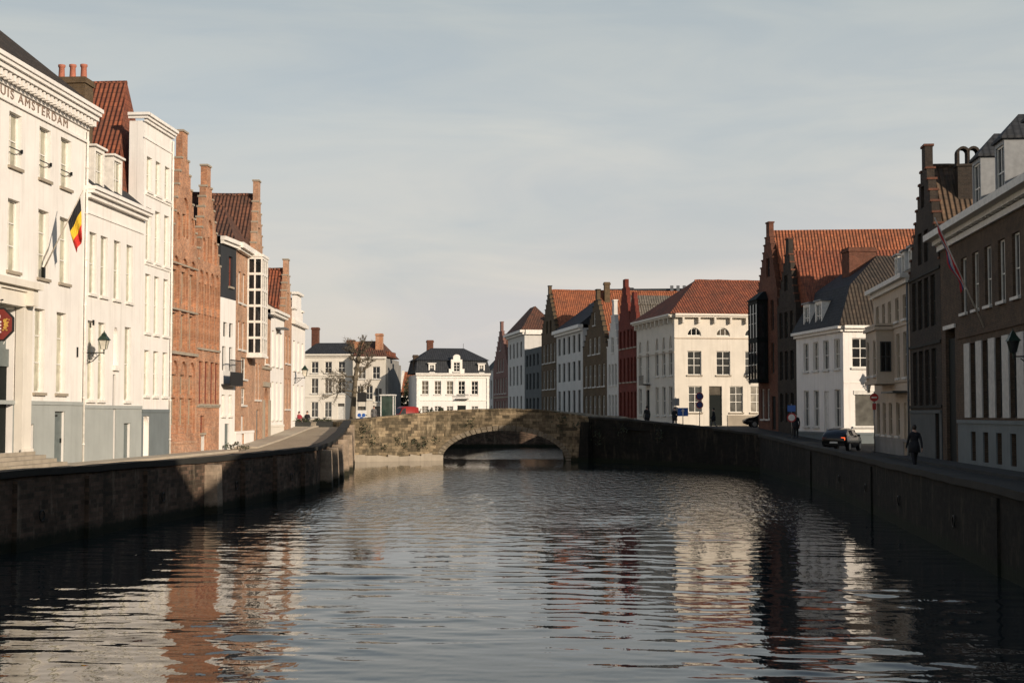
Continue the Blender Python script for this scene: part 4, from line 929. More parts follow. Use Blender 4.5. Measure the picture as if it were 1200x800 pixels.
# ------------------------------------------------------------ right row, near side of the bridge
G4 = 'houses along the shaded right bank'
RA, RB = (10.65,117.16), (12.61,107.58)
rd = Vector((RB[0]-RA[0], RB[1]-RA[1])); rL = rd.length; rd.normalize()
rp = lambda u: (RA[0]+rd.x*u, RA[1]+rd.y*u)
h = House('stepped_gable_house', 'red brown stepped gable with a dark wooden bay window and long red roof', rp(0), rp(5.2), 2.8, group=G4)
h.win([3.9], 7.2,9.6,.8,'darkw'); h.win([3.9], 10.6,13,.8,'darkw'); h.win([2.9],14.9,16.4,.9,'darkw'); h.win([1.2,2.6],3.6,6,.8,'whitedk'); h.hole(3.6,4.6,2.8,5.4)
h.stepped('brick_rust', 14.0, 19.2, 8, 2.9, .8, 13.6, 13.5, 'brick_rust', side=False); h.part('door','door_dk',[(3.6,4.6,.1,.18,2.8,5.4)])
b_ = MB(); b_.box(.3,2.8,-.9,-.004,6.5,6.8); b_.box(.3,2.8,-.9,-.004,9.7,10.1); b_.box(.3,2.8,-.9,-.004,12.8,13.1); b_.frust((.15,2.95,-1.05,-.004),13.1,(.8,2.3,-.2,-.004),13.8)
for u in (.3,1.1,1.9,2.68): b_.box(u,u+.12,-.9,-.78,6.8,12.8)
for y in (-.3,-.12): b_.box(.3,.42,y,y+.1,6.8,12.8); b_.box(2.68,2.8,y,y+.1,6.8,12.8)
g_ = MB(); g_.box(.36,2.74,-.84,-.01,6.8,12.8); bo = h.put(b_,'bay_window','door_dk'); h.put(g_,'pane','pane_dk',parent=bo)
f_ = MB()
for z in (7.9,8.9,11.2,12.0): f_.box(.32,2.78,-.87,-.845,z,z+.06)
h.put(f_,'glazing_bar','frame',parent=bo)
h.skewed('brick_brown','tile_orange',12.0,.205,13.4,18.7,2.6)
h = House('stepped_gable_house', 'dark brick stepped gable squeezed between the red brown gable and the white corner house', rp(5.22), rp(9.76), 2.4, group=G4)
for z in ((3.4,5.6),(6.6,8.8),(9.8,11.8)): h.win([.9,2.2,3.5], z[0], z[1], .8, 'darkw')
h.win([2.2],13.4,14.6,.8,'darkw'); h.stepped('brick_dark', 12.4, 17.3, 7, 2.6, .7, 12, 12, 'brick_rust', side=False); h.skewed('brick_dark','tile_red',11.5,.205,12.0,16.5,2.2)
h = House('corner_townhouse', 'white corner house with dark tiled mansard and two dormers beside the parked car', (12.61,107.56), (14.605,97.85), 1.9, group=G4)
us=[2.2,4.35,6.5,8.7]; h.win(us, 7.1,9.15,1.15,'shade'); h.win([us[0],us[1],us[3]], 3.1,5.7,1.15,'shade'); h.hole(6.0,7.0,1.95,5.6)
h.wall('white', 9, 9.7, plinth=(2.75,'bluegrey'), skip='fr'); h.part('door','trimshade',[(6.0,7.0,.1,.18,1.95,5.6)]); h.cornice('trim', [(9.6,9.8,.2),(9.8,10.0,.4)], 0)
mb = MB(); mb.frust((-.1,h.L+.3,-.35,9.2),10.01,(1.0,h.L-1.2,1.0,8.6),12.9,0,None,True,1); mb.frust((1.0,h.L-1.2,1.0,8.6),12.901,(2.6,h.L-4.4,4.2,6.5),15.3,0,None,True,1); h.put(mb,'roof',['slate','tile_dark'])
h.chimney(4.6,3.2,13,15.9,1.5,2.0,'brick_rust')
for u in (2.7,5.3): h.dormer(u,-.1,10.02,12.0,1.4,1.8,'shade','trim','zinc')
Lr = h.L; h.xf = Matrix.Translation((Lr,0,0)) @ Matrix.Rotation(R(90),4,'Z'); h.T = .3
h.win([1.25,4.2,7], 7.15,9.15,1.25,'dark'); h.hole(.75,2.25,3.2,5.3); h.win([4.2,7],3.2,5.4,1.25,'dark')
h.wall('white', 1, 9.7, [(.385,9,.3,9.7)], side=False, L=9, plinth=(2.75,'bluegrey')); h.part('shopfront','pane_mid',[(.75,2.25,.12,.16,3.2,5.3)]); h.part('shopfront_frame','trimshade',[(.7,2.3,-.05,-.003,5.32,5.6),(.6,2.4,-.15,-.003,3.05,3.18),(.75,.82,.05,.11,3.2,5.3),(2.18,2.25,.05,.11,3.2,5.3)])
h.cornice('trim', [(9.6,9.8,.202),(9.8,9.998,.402)], .1, 9.2); h.bands('trim',[6.1],.03,.06,u1=9)
rl = lambda y: (14.2+.01*y, y)
h = House('beige_townhouse', 'beige three storey house with a projecting bay and white dormers', rl(88.6), rl(76.9), 1.73, group=G4)
us=[1.4,3.55,5.6,8.0,10.3]; h.win(us, 9.15,10.45,1.05,'louver'); h.win([1.3,8.2,10.3], 6.0,8.45,1.05,'louver'); h.win([1.3,3.4,5.5,7.9], 2.8,4.65,1.1,'louver'); h.hole(9.7,10.8,1.75,4.6)
h.wall('beige', 10, 11.2, plinth=(2.65,'greyrender')); h.part('door','frame_tan',[(9.7,10.8,.1,.16,1.75,4.6)])
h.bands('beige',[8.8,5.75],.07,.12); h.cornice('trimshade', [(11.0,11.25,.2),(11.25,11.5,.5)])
b_ = MB(); wall_grid(b_, [(3.0,6.8,5.9,8.75)], [(3.3,4.2,6.2,8.2),(5.6,6.5,6.2,8.2)], -.95, .2); b_.box(3.0,6.8,-.75,-.004,5.9,8.75,0,'f'); b_.box(2.85,6.95,-1.08,-.004,8.75,8.95); b_.box(2.7,7.1,-1.0,-.004,5.7,5.9); b_.box(2.95,6.85,-1.0,-.004,9.0,9.12)
bo = h.put(b_,'bay_window','beige'); window(bo, Matrix.Identity(4), 3.75,6.2,.9,2.0,'louver',-1.0); window(bo, Matrix.Identity(4), 6.05,6.2,.9,2.0,'louver',-1.0)
window(bo, Matrix.Translation((6.82,0,0)) @ Matrix.Rotation(R(90),4,'Z'), -.45, 6.4,.6,1.7,'darkw',-.2)
downpipe(h, h.L-.12, 1.8, 11.0, 'zinc'); h.part('awning','frame_dk',[(7.2,10.9,-.8,-.003,5.15,5.25)])
h.roof('slate', [((0,h.L,-.3,10),11.51,(0,h.L,4.8,5.2),14.6)], wall='beige')
for u in (6.6,8.7,10.8): h.dormer(u,.25,11.52,12.95,1.0,2.0,'shade','trimshade','zinc')
h = House('stepped_gable_house', 'very dark tall stepped brick gable with tiled roof beside the beige house', rl(76.85), rl(68.95), 1.73, group=G4)
us=[1.3,2.9,4.5,6.1]; h.win(us, 8.3,10.8,1.1,'darkw'); h.win(us, 4.4,7.2,1.1,'darkw'); h.win([3.0,4.6], 11.6,13.2,1.0,'darkw'); h.win([3.9],14.4,15.5,.8,'darkw'); h.hole(6.4,7.4,1.75,4.2)
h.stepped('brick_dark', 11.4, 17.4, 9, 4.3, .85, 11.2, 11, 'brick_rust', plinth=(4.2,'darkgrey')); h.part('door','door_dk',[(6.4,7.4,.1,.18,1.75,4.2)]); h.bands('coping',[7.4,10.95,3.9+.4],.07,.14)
h.roof('tile_umber', [((0,h.L,.4,11),11.2,(h.L/2,h.L/2,.4,11),16.5)])
co_ = MB(); u, y = 5.0, 2.0
co_.box(u-.35,u+.35,y-.55,y+.55,14.5,16.25); co_.box(u-.42,u+.42,y-.62,y+.62,16.25,16.36)
for yy in (-.56,-.06,.44): co_.box(u-.3,u+.3,y+yy,y+yy+.12,16.36,16.95)
for yc in (-.25,.25):
    for k in range(8):
        a0, a1 = math.pi*k/8, math.pi*(k+1)/8
        ya, yb = y+yc+.31*math.cos(a0), y+yc+.31*math.cos(a1); za, zb_ = 16.95+.31*math.sin(a0), 16.95+.31*math.sin(a1)
        co_.poly([(u-.3,ya,za),(u-.3,yb,zb_),(u+.3,yb,zb_),(u+.3,ya,za)]); co_.poly([(u-.3,y+yc+(ya-y-yc)*.62,16.95+(za-16.95)*.62),(u-.3,y+yc+(yb-y-yc)*.62,16.95+(zb_-16.95)*.62),(u-.3,yb,zb_),(u-.3,ya,za)]); co_.poly([(u+.3,y+yc+(ya-y-yc)*.62,16.95+(za-16.95)*.62),(u+.3,y+yc+(yb-y-yc)*.62,16.95+(zb_-16.95)*.62),(u+.3,yb,zb_),(u+.3,ya,za)])
h.put(co_,'chimney','brick_dark')
def big_brick(name, label, ya, yb, annex, mat, us1, dorms, zc=12.5, zr_=17.2, hips=(3, .5)):
    h = House(name, label, rl(ya), rl(yb), 1.73, group=G4); a0 = annex
    h.win(us1, 8.45,10.9,1.1,'whitedk'); gu = [u+1.55 for u in us1]
    h.win(gu, 3.85,7.05,1.0,'darkw'); h.win([u for u in gu], 2.0,3.25,.9,'darkw')
    if a0: h.hole(.9,2.9,1.75,7.9)
    h.wall(mat, 9, 12.0)
    if a0: h.part('gateway_door','door_dk',[(.9,2.9,.15,.25,1.75,7.5)]); h.part('lintel','trimshade',[(.7,3.1,-.08,-.003,7.92,8.1)])
    pm = MB(); wall_grid(pm, [(a0,h.L,.2,3.75)], [(u-.45,u+.45,2.0,3.25) for u in gu], -.06, .056); pm.box(a0,h.L,-.11,-.062,3.6,3.75); h.put(pm,'plinth','bluegrey')
    for u in gu: h.part('shutter','trimgrey',[(u-1.56,u-.53,-.06,-.005,3.85,7.08)])
    h.bands('brick_brown',[7.35],.06,.25,u0=a0); h.cornice('trimshade', [(11.7,11.95,.15),(12.0,12.2,.35),(12.2,zc,.75)], dent=(11.96,12.0,.3,.9,.12))
    h.roof('slate', [((-.2,h.L+.2,-.6,9),zc+.01,(hips[0],h.L-hips[1],4.4,4.6),zr_)])
    for u in dorms: h.dormer(u,-.1,zc+.015,14.7,1.5,2.6,'whitedk','dormershade','slate',1.0)
    return h
h = big_brick('brick_townhouse', 'dark brown brick house with white shutters, white dormers and a flag', 68.9, 43, 3.5, 'brick_brown', [4.9+2.2*k for k in range(10)], [8.0,11.9,16.4,20.5], 12.5, 14.7, (2, .2))
h.chimney(23.5,5.5,13,17.5,1.2,1.2)
big_brick('brick_townhouse', 'unseen brown brick house nearest the viewer on the right bank, added to shade the left quay', 42.9, 27.6, 0, 'brick_brown', [1.2+2.2*k for k in range(6)], [4], 12.5, 17.4, (.2, 6.0))  # out of view, added for shade; ridge and hip shaped for the left quay
big_brick('brick_townhouse', 'unseen brown brick house beside the viewer on the right bank, added to shade the left quay', 27.5, -4, 0, 'brick_rust', [1.2+2.2*k for k in range(13)], [9,15,21], 12.5, 17.4, (6.0, .5))  # also unseen and added; its hip leaves a sun gap for the pale buttress

# ------------------------------------------------------------ bare pollarded tree
tr = empty('plane_tree', 'bare pollarded tree with spreading branches beside the left end of the bridge', 'tree', (-24.9,128.6,2.88))
mb = MB(); tp = [(-.15,0,-.3),(-.12,0,1.2),(.0,.05,3.0),(.12,0,4.6),(.3,.1,5.8),(.5,0,6.9)]
mb.tube(tp, [.34,.27,.22,.2,.17,.08], 10); mb.build('trunk','bark',tr,True)
rb = random.Random(3)
def branch(mb, p, d, ln, r, depth):
    pts = [Vector(p)]; rr = [r]; d = Vector(d).normalized(); n = 6
    for k in range(n):
        d = (d+Vector((rb.gauss(0,.22), rb.gauss(0,.2), rb.gauss(.05,.2)))).normalized()
        pts.append(pts[-1]+d*ln/n); rr.append(r*(1-.75*(k+1)/n)*(1.35 if rb.random() < .3 else 1))
    mb.tube(pts, rr, 6)
    if depth > 0:
        for k in range(2, n+1):
            for _ in range(3):
                e = (d+Vector((rb.gauss(0,.8), rb.gauss(0,.6), rb.gauss(.25,.6)))).normalized()
                branch(mb, pts[k], e, ln*rb.uniform(.25,.5), max(.014, rr[k]*.6), depth-1)
for (z, dx, dz, ln, r) in ((3.2,-1,.25,2.9,.07),(3.0,1,.2,1.6,.06),(4.6,-1,.2,2.4,.07),(4.4,1,.35,1.9,.06),(5.6,-1,.7,1.5,.06),(5.7,1,.6,1.4,.06),(6.6,.2,1,1.4,.07),(6.3,-.5,1,1.6,.08),(6.4,.9,.9,1.5,.07),(3.9,-.7,.1,2.0,.05)):
    mb = MB(); branch(mb, (float(np.interp(z, [p[2] for p in tp], [p[0] for p in tp])), 0, z), (dx, rb.uniform(-.5,.3), dz), ln, r, 2); mb.build('limb','bark',tr,True)
for z, q in ((3.2,.27),(4.4,.3),(5.3,.27),(6.1,.3),(6.8,.2)):
    bm = bmesh.new(); bmesh.ops.create_icosphere(bm, subdivisions=2, radius=q)
    for v in bm.verts: v.co *= 1+rb.uniform(-.22,.22)
    me = bpy.data.meshes.new('knob'); bm.to_mesh(me); bm.free(); me.materials.append(M['bark'])
    o = bpy.data.objects.new('knob', me); C.objects.link(o); o.parent = tr; o.location = (float(np.interp(z, [p[2] for p in tp], [p[0] for p in tp])), 0, z)

# ------------------------------------------------------------ flags
def cloth(name, mat, P1, P0, fly, b0, b1, parent, wob=.07, conv=.45, na=8, nb=8):
    P1, P0, fly = Vector(P1), Vector(P0), Vector(fly); mb = MB(); g = []
    side = (P1-P0).cross(fly).normalized()
    for i in range(na+1):
        row = []
        for j in range(nb+1):
            a = i/na; b_ = b0+(b1-b0)*j/nb
            aa = .5+(a-.5)*(1-conv*b_)-.18*b_
            row.append(P1.lerp(P0, aa)+fly*b_+side*wob*math.sin(a*9+b_*5)*(.3+b_))
        g.append(row)
    for i in range(na):
        for j in range(nb): mb.poly([g[i][j], g[i+1][j], g[i+1][j+1], g[i][j+1]])
    o = mb.build(name, mat, parent, True); so = o.modifiers.new('thick','SOLIDIFY'); so.thickness = .012; return o
r_ = empty('flag', 'black, yellow and red flag hanging from a slanting pole on the lettered white building', 'flag', (-24.62,58.2,10.0))
tip = Vector((1.62,-.1,3.25)); base = Vector((-.05,0,0))
mb = MB(); mb.tube([base, tip*1.06], [.035,.022], 8); mb.build('flagpole','flagpole',r_,True)
mb = MB(); mb.box(-.06,.06,-.08,.08,-.25,.2); mb.build('bracket','iron',r_)
P1, P0 = base.lerp(tip,.98), base.lerp(tip,.66); fly = (.12,.1,-1.75)
for nm, b0, b1 in (('fl_black',0,.33),('fl_yellow',.33,.66),('fl_red',.66,1.0)): cloth('stripe', nm, P1, P0, fly, b0, b1, r_)
r_ = empty('flag', 'limp red, white and blue flag on a slanting pole on the dark brick house', 'flag', (14.78,60.3,7.45))
tip = Vector((-1.75,.7,4.7)); base = Vector((.05,0,0))
mb = MB(); mb.tube([base, tip*1.03], [.04,.025], 8); mb.build('flagpole','flagpole',r_,True)
P1, P0 = base.lerp(tip,.98), base.lerp(tip,.45); fly = (.32,.0,-1.35)
for nm, b0, b1 in (('fl_dred',0,.34),('fl_white',.34,.6),('fl_blue',.6,.78),('fl_dred',.78,1.0)): cloth('stripe', nm, P1, P0, fly, b0, b1, r_, .12, .3)

# ------------------------------------------------------------ hanging octagonal sign by the portal
r_ = empty('hanging_sign', 'octagonal red hanging sign with a crest, beside the portal of the white building', 'sign', (-24.2,53.0,7.45))
def ngon(n, r, ph=0, cx=0, cz=0, kx=1): return [(cx+kx*r*math.cos(2*math.pi*k/n+ph), cz+r*math.sin(2*math.pi*k/n+ph)) for k in range(n)]
mb = MB(); mb.prism(ngon(8,.70,math.pi/8), -.04,.04); mb.build('board','black',r_)
mb = MB(); mb.prism(ngon(8,.63,math.pi/8), -.052,-.041); mb.build('field','signred',r_)
mb = MB()
mb.prism(ngon(14,.11,0,.02,.3), -.066,-.053); mb.build('roundel','signwhite',r_)
mb = MB(); mb.prism(ngon(12,.05,0,.02,.3), -.074,-.067); mb.build('roundel_centre','black',r_)
for k in range(4): mb = MB(); mb.box(-.1,.16,-.066,-.053,.06-.13*k,.13-.13*k); mb.build('bar','signwhite',r_)
mb = MB()
for (x, z, r, kx) in ((.34,.0,.09,.9),(.3,.14,.07,1),(.38,.2,.035,1),(.31,-.13,.06,1.2),(.4,-.06,.035,1.4),(.42,.08,.03,1.6),(.38,-.22,.03,1.5),(.24,-.22,.03,1.4),(.47,.18,.022,1)): mb.prism(ngon(9,r,0,x,z,kx), -.066-random.uniform(0,.004),-.053)
mb.build('emblem','gold',r_)
mb = MB(); mb.tube([(-1.3,0,.95),(.2,0,.95)], .03, 8); mb.tube([(-1.3,0,.3),(-.5,0,.95)], .022, 8); mb.tube([(0,0,.95),(0,0,.68)], .018, 6); mb.build('bracket','iron',r_)
mb = MB(); mb.tube([(.2,.08,-.75),(.5,.08,-.1),(.62,.08,.3)], .02, 6); mb.build('stay','signwhite',r_)

# ------------------------------------------------------------ wall lanterns
def lantern(label, loc, rz, arm=1.2, sc=1.0, glow='lampglass'):
    r = empty('wall_lantern', label, 'lantern', loc, rz, 'wall lanterns')
    mb = MB(); mb.tube([(0,0,.05),(arm,0,.05)], .028, 6); mb.tube([(0,0,-.45),(arm*.35,0,-.33),(arm*.75,0,-.02)], .022, 6)
    for (cx, cz, q) in ((.22*arm,-.14,.13),(.48*arm,-.08,.09),(.12*arm,-.3,.07)):
        mb.tube([(cx+q*math.cos(a*.7), 0, cz+q*math.sin(a*.7)) for a in range(9)], .014, 5)
    mb.box(-.03,.0,-.07,.07,-.55,.2); mb.build('bracket','iron',r)
    mb = MB(); mb.tube([(arm,0,-.02),(arm,0,.16),(arm,0,.2)], [.03,.03,.07], 8); mb.build('stem','green_iron',r)
    mb = MB(); mb.frust((arm-.11*sc,arm+.11*sc,-.11*sc,.11*sc),.2,(arm-.21*sc,arm+.21*sc,-.21*sc,.21*sc),.2+.5*sc); g = mb.build('glass',glow,r)
    mb = MB()
    for sx_ in (-1,1):
        for sy_ in (-1,1): mb.tube([(arm+.115*sc*sx_,.115*sc*sy_,.2),(arm+.215*sc*sx_,.215*sc*sy_,.2+.5*sc)], .014, 5)
    mb.build('glazing_bar','green_iron',g)
    mb = MB(); z = .2+.5*sc; mb.frust((arm-.28*sc,arm+.28*sc,-.28*sc,.28*sc),z+.001,(arm-.24*sc,arm+.24*sc,-.24*sc,.24*sc),z+.06); mb.frust((arm-.24*sc,arm+.24*sc,-.24*sc,.24*sc),z+.061,(arm-.1*sc,arm+.1*sc,-.1*sc,.1*sc),z+.24); mb.frust((arm-.13*sc,arm+.13*sc,-.13*sc,.13*sc),z+.241,(arm-.03,arm+.03,-.03,.03),z+.36); mb.tube([(arm,0,z+.35),(arm,0,z+.45)],[.03,.012],6)
    mb.build('cap','green_iron',r); return r
lantern('green lantern on scrolled bracket on the white building, nearest the lettered front', (-24.66,63.3,6.75), 0, .8, .85)
lantern('dark lantern on the shaded brick house with white shutters', (14.74,52.0,6.0), math.pi, 1.0, .8, 'pane_dk')
lantern('dark lantern on the sunlit end wall of the white corner house by the car', (16.35,98.1,6.0), R(-78), .38, .62, 'pane_gr')
lantern('small dark lantern on the pale corner building with half round windows', (11.9,134.6,7.5), R(-76), .4, .7, 'pane_gr')
lantern('small lantern on the white baroque gabled house at the end of the left bank', (-27.3,114.6,6.9), R(5), 1.0)

# ------------------------------------------------------------ road signs
def post(name, label, loc, rz, h, heads, cat='road sign'):
    r = empty(name, label, cat, loc, rz); mb = MB(); mb.tube([(0,0,-.3),(0,0,h)], .035, 8); mb.build('post','pole',r,True)
    for (shape, z, s_, mat, rim_) in heads:
        mb = MB()
        if shape == 'disc': mb.prism(ngon(20,s_,0,0,z), -.075,-.045)
        else: mb.box(-s_,s_,-.075,-.045,z-s_*rim_,z+s_*rim_)
        mb.build('sign_face',mat,r)
    return r
p_ = post('road_sign','blue square sign with a white upward arrow on a post by the bridge',(4.5,116.5,2.75),R(5),1.75,[('rect',1.42,.42,'blue',.8)])
mb = MB(); mb.prism([(-.05,1.14),(.05,1.14),(.05,1.5),(.15,1.5),(0,1.7),(-.15,1.5),(-.05,1.5)],-.085,-.076); mb.build('arrow','signwhite',p_)
p_ = post('road_sign','two dark round sign faces above each other on a post before the pale corner building',(5.9,117.5,2.8),R(5),3.0,[('disc',2.65,.32,'red',1),('disc',1.95,.30,'red',1)])
for z, q in ((2.65,.25),(1.95,.23)): mb = MB(); mb.prism(ngon(20,q,0,0,z),-.082,-.076); mb.build('sign_field','fl_blue',p_)
post('road_sign','grey backs of two small signs on a tall post by the pale corner building',(4.0,118.5,2.8),R(185),2.6,[('rect',2.2,.3,'pole',1.0),('disc',1.5,.3,'pole',1)])
p_ = post('road_sign','red no entry sign above a small red plate, on the corner of the beige house',(14.82,87.2,1.75),R(-8),3.6,[('disc',3.25,.25,'red',1),('rect',2.7,.11,'red',1.7)])
mb = MB(); mb.box(-.16,.16,-.082,-.076,3.21,3.29); mb.build('bar','signwhite',p_)
p_ = post('road_sign','blue plate above a red round sign before the dark stepped gable',(11.75,103.5,2.25),R(-8),2.5,[('rect',2.15,.28,'blue',.8),('disc',1.5,.33,'red',1)])
mb = MB(); mb.prism(ngon(20,.24,0,0,1.5),-.082,-.076); mb.build('sign_field','signwhite',p_)
# notice boards near the tree
r_ = empty('notice_board','black notice board on two posts right of the bare tree','notice board',(-24.0,127.6,3.0)); mb = MB(); mb.box(-.42,.42,-.05,.05,2.1,2.95); mb.build('panel','black',r_)
for x in (-.36,.36): mb = MB(); mb.tube([(x,.02,-.3),(x,.02,2.1)],.03,6); mb.build('post','pole',r_)
r_ = empty('poster_stand','white and blue poster stand under the black notice board','poster stand',(-23.9,127.0,3.0)); mb = MB(); mb.box(-.45,.45,-.04,.04,.35,1.35); mb.build('panel','signwhite',r_)
for x, z in ((-.2,.9),(.2,.9),(0,.6)): mb = MB(); mb.prism(ngon(12,.17,0,x,z),-.05,-.041); mb.build('printed_disc','blue',r_)
for x in (-.4,.4): mb = MB(); mb.tube([(x,0,-.3),(x,0,.36)],.025,6); mb.build('leg','pole',r_)
# glass shelter
r_ = empty('glass_shelter','small glass shelter with pale frame and reflecting panes behind the bridge','shelter',(-22.2,131.0,3.2)); 
for x in (-.6,.55):
    for y in (-.5,.5): mb = MB(); mb.box(x,x+.09,y,y+.09,-.3,2.5); mb.build('post','signwhite',r_)
mb = MB(); mb.box(-.68,.72,-.6,.68,2.5,2.62); mb.build('roof','signwhite',r_)
mb = MB(); mb.box(-.5,.54,-.47,-.44,.1,2.45); mb.build('pane','pane_gr',r_); mb = MB(); mb.box(-.5,.54,.53,.56,.1,2.45); mb.build('pane','pane_gr',r_); mb = MB(); mb.box(.58,.61,-.4,.49,.1,2.45); mb.build('pane','pane_gr',r_)
# planters and shrubs
def shrub(name, label, loc, sx_, sy_, sz_, n, leaf=.07, mat='ivy', box=None, cat='shrub'):
    r = empty(name, label, cat, loc)
    if box:
        mb = MB(); mb.box(-box[0],box[0],-box[1],box[1],-.2,box[2]); mb.box(-box[0]-.04,box[0]+.04,-box[1]-.04,box[1]+.04,box[2],box[2]+.05); mb.build('trough','frame_dk',r)
    mb = MB(); z0 = box[2] if box else 0
    for _ in range(n):
        u, v, w_ = random.uniform(-1,1), random.uniform(-1,1), random.random()**.7
        k = .75+.25*math.sin(u*7+loc[0])
        leaves(mb, (u*sx_, v*sy_*math.sqrt(max(.05,1-u*u)), z0+w_*sz_*k*math.sqrt(max(.1,1-u*u*.8))), (.05,.05,.05), 3, leaf)
    mb.build('foliage', mat, r)
    mb = MB()
    for _ in range(6): x = random.uniform(-.6,.6)*sx_; mb.tube([(x*.6,0,-.2),(x,0,z0+sz_*.5)],[.03,.012],5)
    mb.build('stem','bark',r)
shrub('planter','dark trough of clipped greenery on the street, nearer the seated people',(-27.0,115.6,2.85),.9,.3,.4,200,.06,'ivy',(.95,.3,.45),'planter')
shrub('planter','dark trough of clipped greenery on the street, nearer the bare tree',(-25.9,119.6,2.9),.8,.3,.35,180,.06,'ivy',(.85,.3,.45),'planter')
shrub('shrub','dark evergreen bush in front of the mansion, left one behind the bridge parapet',(-21.9,150,2.9),1.3,.8,1.7,500,.09)
shrub('shrub','dark evergreen bush in front of the mansion, right one behind the bridge parapet',(-20.0,149,2.9),1.2,.8,2.0,500,.09)
shrub('shrub','tall ivy clad bush beside the grey side wall of the corner house',(-31.0,198,2.9),1.6,1.2,6.5,900,.16)
shrub('weeds','tuft of weeds at the foot of the narrow white house',(-24.0,86.2,1.85),.8,.3,.45,120,.05,'ivy',None,'weeds')

# ------------------------------------------------------------ cars
def loft(mb, st, mi=0, smooth=False):
    n = len(st[0]); base = len(mb.v)
    for ring in st: mb.v += [tuple(p) for p in ring]
    for i in range(len(st)-1):
        for k in range(n-1): mb.f.append((base+i*n+k, base+i*n+k+1, base+(i+1)*n+k+1, base+(i+1)*n+k)); mb.m.append(mi)
    mb.f.append(tuple(base+k for k in range(n))[::-1]); mb.m.append(mi); mb.f.append(tuple(base+(len(st)-1)*n+k for k in range(n))); mb.m.append(mi)
def car(label, loc, heading, paint, van=False, lit=False, group=None):
    r = empty('parked_van' if van else 'parked_car', label, 'van' if van else 'car', loc, heading)
    # local +x is the front
    if van: S_ = [(-2.35,.80,.55,.95,.95),(-2.3,.88,.35,1.1,1.95),(-1.5,.9,.3,1.1,2.05),(.4,.9,.3,1.1,2.05),(1.0,.9,.3,1.1,1.9),(1.75,.88,.3,1.1,1.15),(2.25,.82,.35,.95,.98),(2.4,.7,.45,.75,.78)]
    else: S_ = [(-2.05,.70,.50,.80,.82),(-1.98,.80,.35,.92,.98),(-1.7,.84,.26,.95,1.22),(-1.1,.86,.22,.95,1.43),(-.2,.86,.22,.94,1.47),(.45,.86,.22,.93,1.38),(1.15,.85,.22,.92,.96),(1.75,.82,.25,.82,.84),(2.08,.70,.38,.66,.68),(2.14,.58,.45,.6,.62)]
    st = []
    for (x, hw, zb, zm, zt) in S_:
        tw = hw-.04 if zt-zm < .1 else hw-.04-(zt-zm)*(.12 if van else .36)
        half = [(hw*.9, zb),(hw, zb+.12),(hw+.015,(zb+zm)/2),(hw-.02, zm),(tw+.03, zt-.07*min(1,(zt-zm)*4)),(tw*.86, zt),(0, zt+.015)]
        ring = [(x, y, z) for y, z in half]+[(x, -y, z) for y, z in half[-2::-1]]; st.append(ring)
    mb = MB(); loft(mb, st); mb.build('body', paint, r, True)
    def strip(name, ia, ib, side, z0=.03, z1=.1):   # glass between belt and roof on the outer skin
        m2 = MB()
        for i in range(ia, ib):
            a, b_ = st[i], st[i+1]; k0, k1 = (3, 4) if side > 0 else (len(a)-4, len(a)-5)
            def q(ring, t): p, c_ = Vector(ring[k0]), Vector(ring[k1]); return p.lerp(c_, t)+Vector((0, side*.008, 0))
            m2.poly([q(a,.1), q(b_,.1), q(b_,.92), q(a,.92)])
        m2.build(name, 'pane_dk', r)
    if van: strip('side_window',3,5,1); strip('side_window',3,5,-1)
    else: strip('side_window',2,5,1); strip('side_window',2,5,-1)
    def across(name, i, j):
        m2 = MB(); a, b_ = st[i], st[j]; n = Vector((1 if j > len(S_)/2 else -1, 0, .6)).normalized()*.01
        w0, w1 = .9, .9
        pa = [Vector((a[0][0], y, S_[i][4])) for y in (-(S_[i][1]-.16), S_[i][1]-.16)]; pb = [Vector((b_[0][0], y, S_[j][4])) for y in (-(S_[j][1]-.16), S_[j][1]-.16)]
        pts = [pa[0].lerp(pb[0],.12)+n, pa[1].lerp(pb[1],.12)+n, pa[1].lerp(pb[1],.88)+n, pa[0].lerp(pb[0],.88)+n]; m2.poly([p+Vector((0,0,.02)) for p in pts]); m2.build(name, 'pane_dk', r)
    if van: across('windscreen',4,5); across('rear_window',0,1)
    else: across('windscreen',5,6); across('rear_window',1,3)
    fx, rx = (1.45,-1.45) if van else (1.3,-1.28); wr = .34 if van else .31; hw = .86
    for x in (fx, rx):
        for sd in (-1,1):
            m2 = MB(); m2.tube([(x, sd*(hw-.2), wr),(x, sd*(hw+.01), wr)], wr, 18); wh = m2.build('wheel','tyre',r)
            m2 = MB(); m2.tube([(x, sd*(hw-.05), wr),(x, sd*(hw+.022), wr)], wr*.62, 14); m2.build('rim','rim',wh)
    for sd in (-1,1):
        y = sd*.62; m2 = MB(); xx = S_[1][0]-.03; m2.box(xx-.02,xx+.14,y-.13,y+.13,.72 if not van else .8,.9 if not van else 1.1); m2.build('tail_lamp','tail_on' if (lit and sd == -1) else 'tail',r)
        m2 = MB(); xf_ = S_[-2][0]-.02; m2.box(xf_-.1,xf_+.05,y-.15,y+.1,.56,.7); m2.build('headlight','rim',r)
    m2 = MB(); m2.box(S_[0][0]-.03,S_[0][0]+.02,-.26,.26,.52,.63); m2.build('number_plate','signwhite',r)
    m2 = MB(); m2.box(S_[0][0]-.05,S_[0][0]+.3,-.74,.74,.36,.5); m2.build('bumper',paint,r)
    for sd in (-1,1): m2 = MB(); m2.box(.62,.8,sd*.86 if sd > 0 else -1.02,1.02 if sd > 0 else -.86,.93,1.07); m2.build('wing_mirror',paint,r)
    return r
car('black hatchback with a lit red tail lamp stopped beside the white corner house', (13.25,89.6,1.735), R(66), 'carblack', lit=True).scale = (.92, .92, .95)
car('dark car parked in the side street before the pale corner building', (11.9,121.6,2.85), R(183), 'carblack')
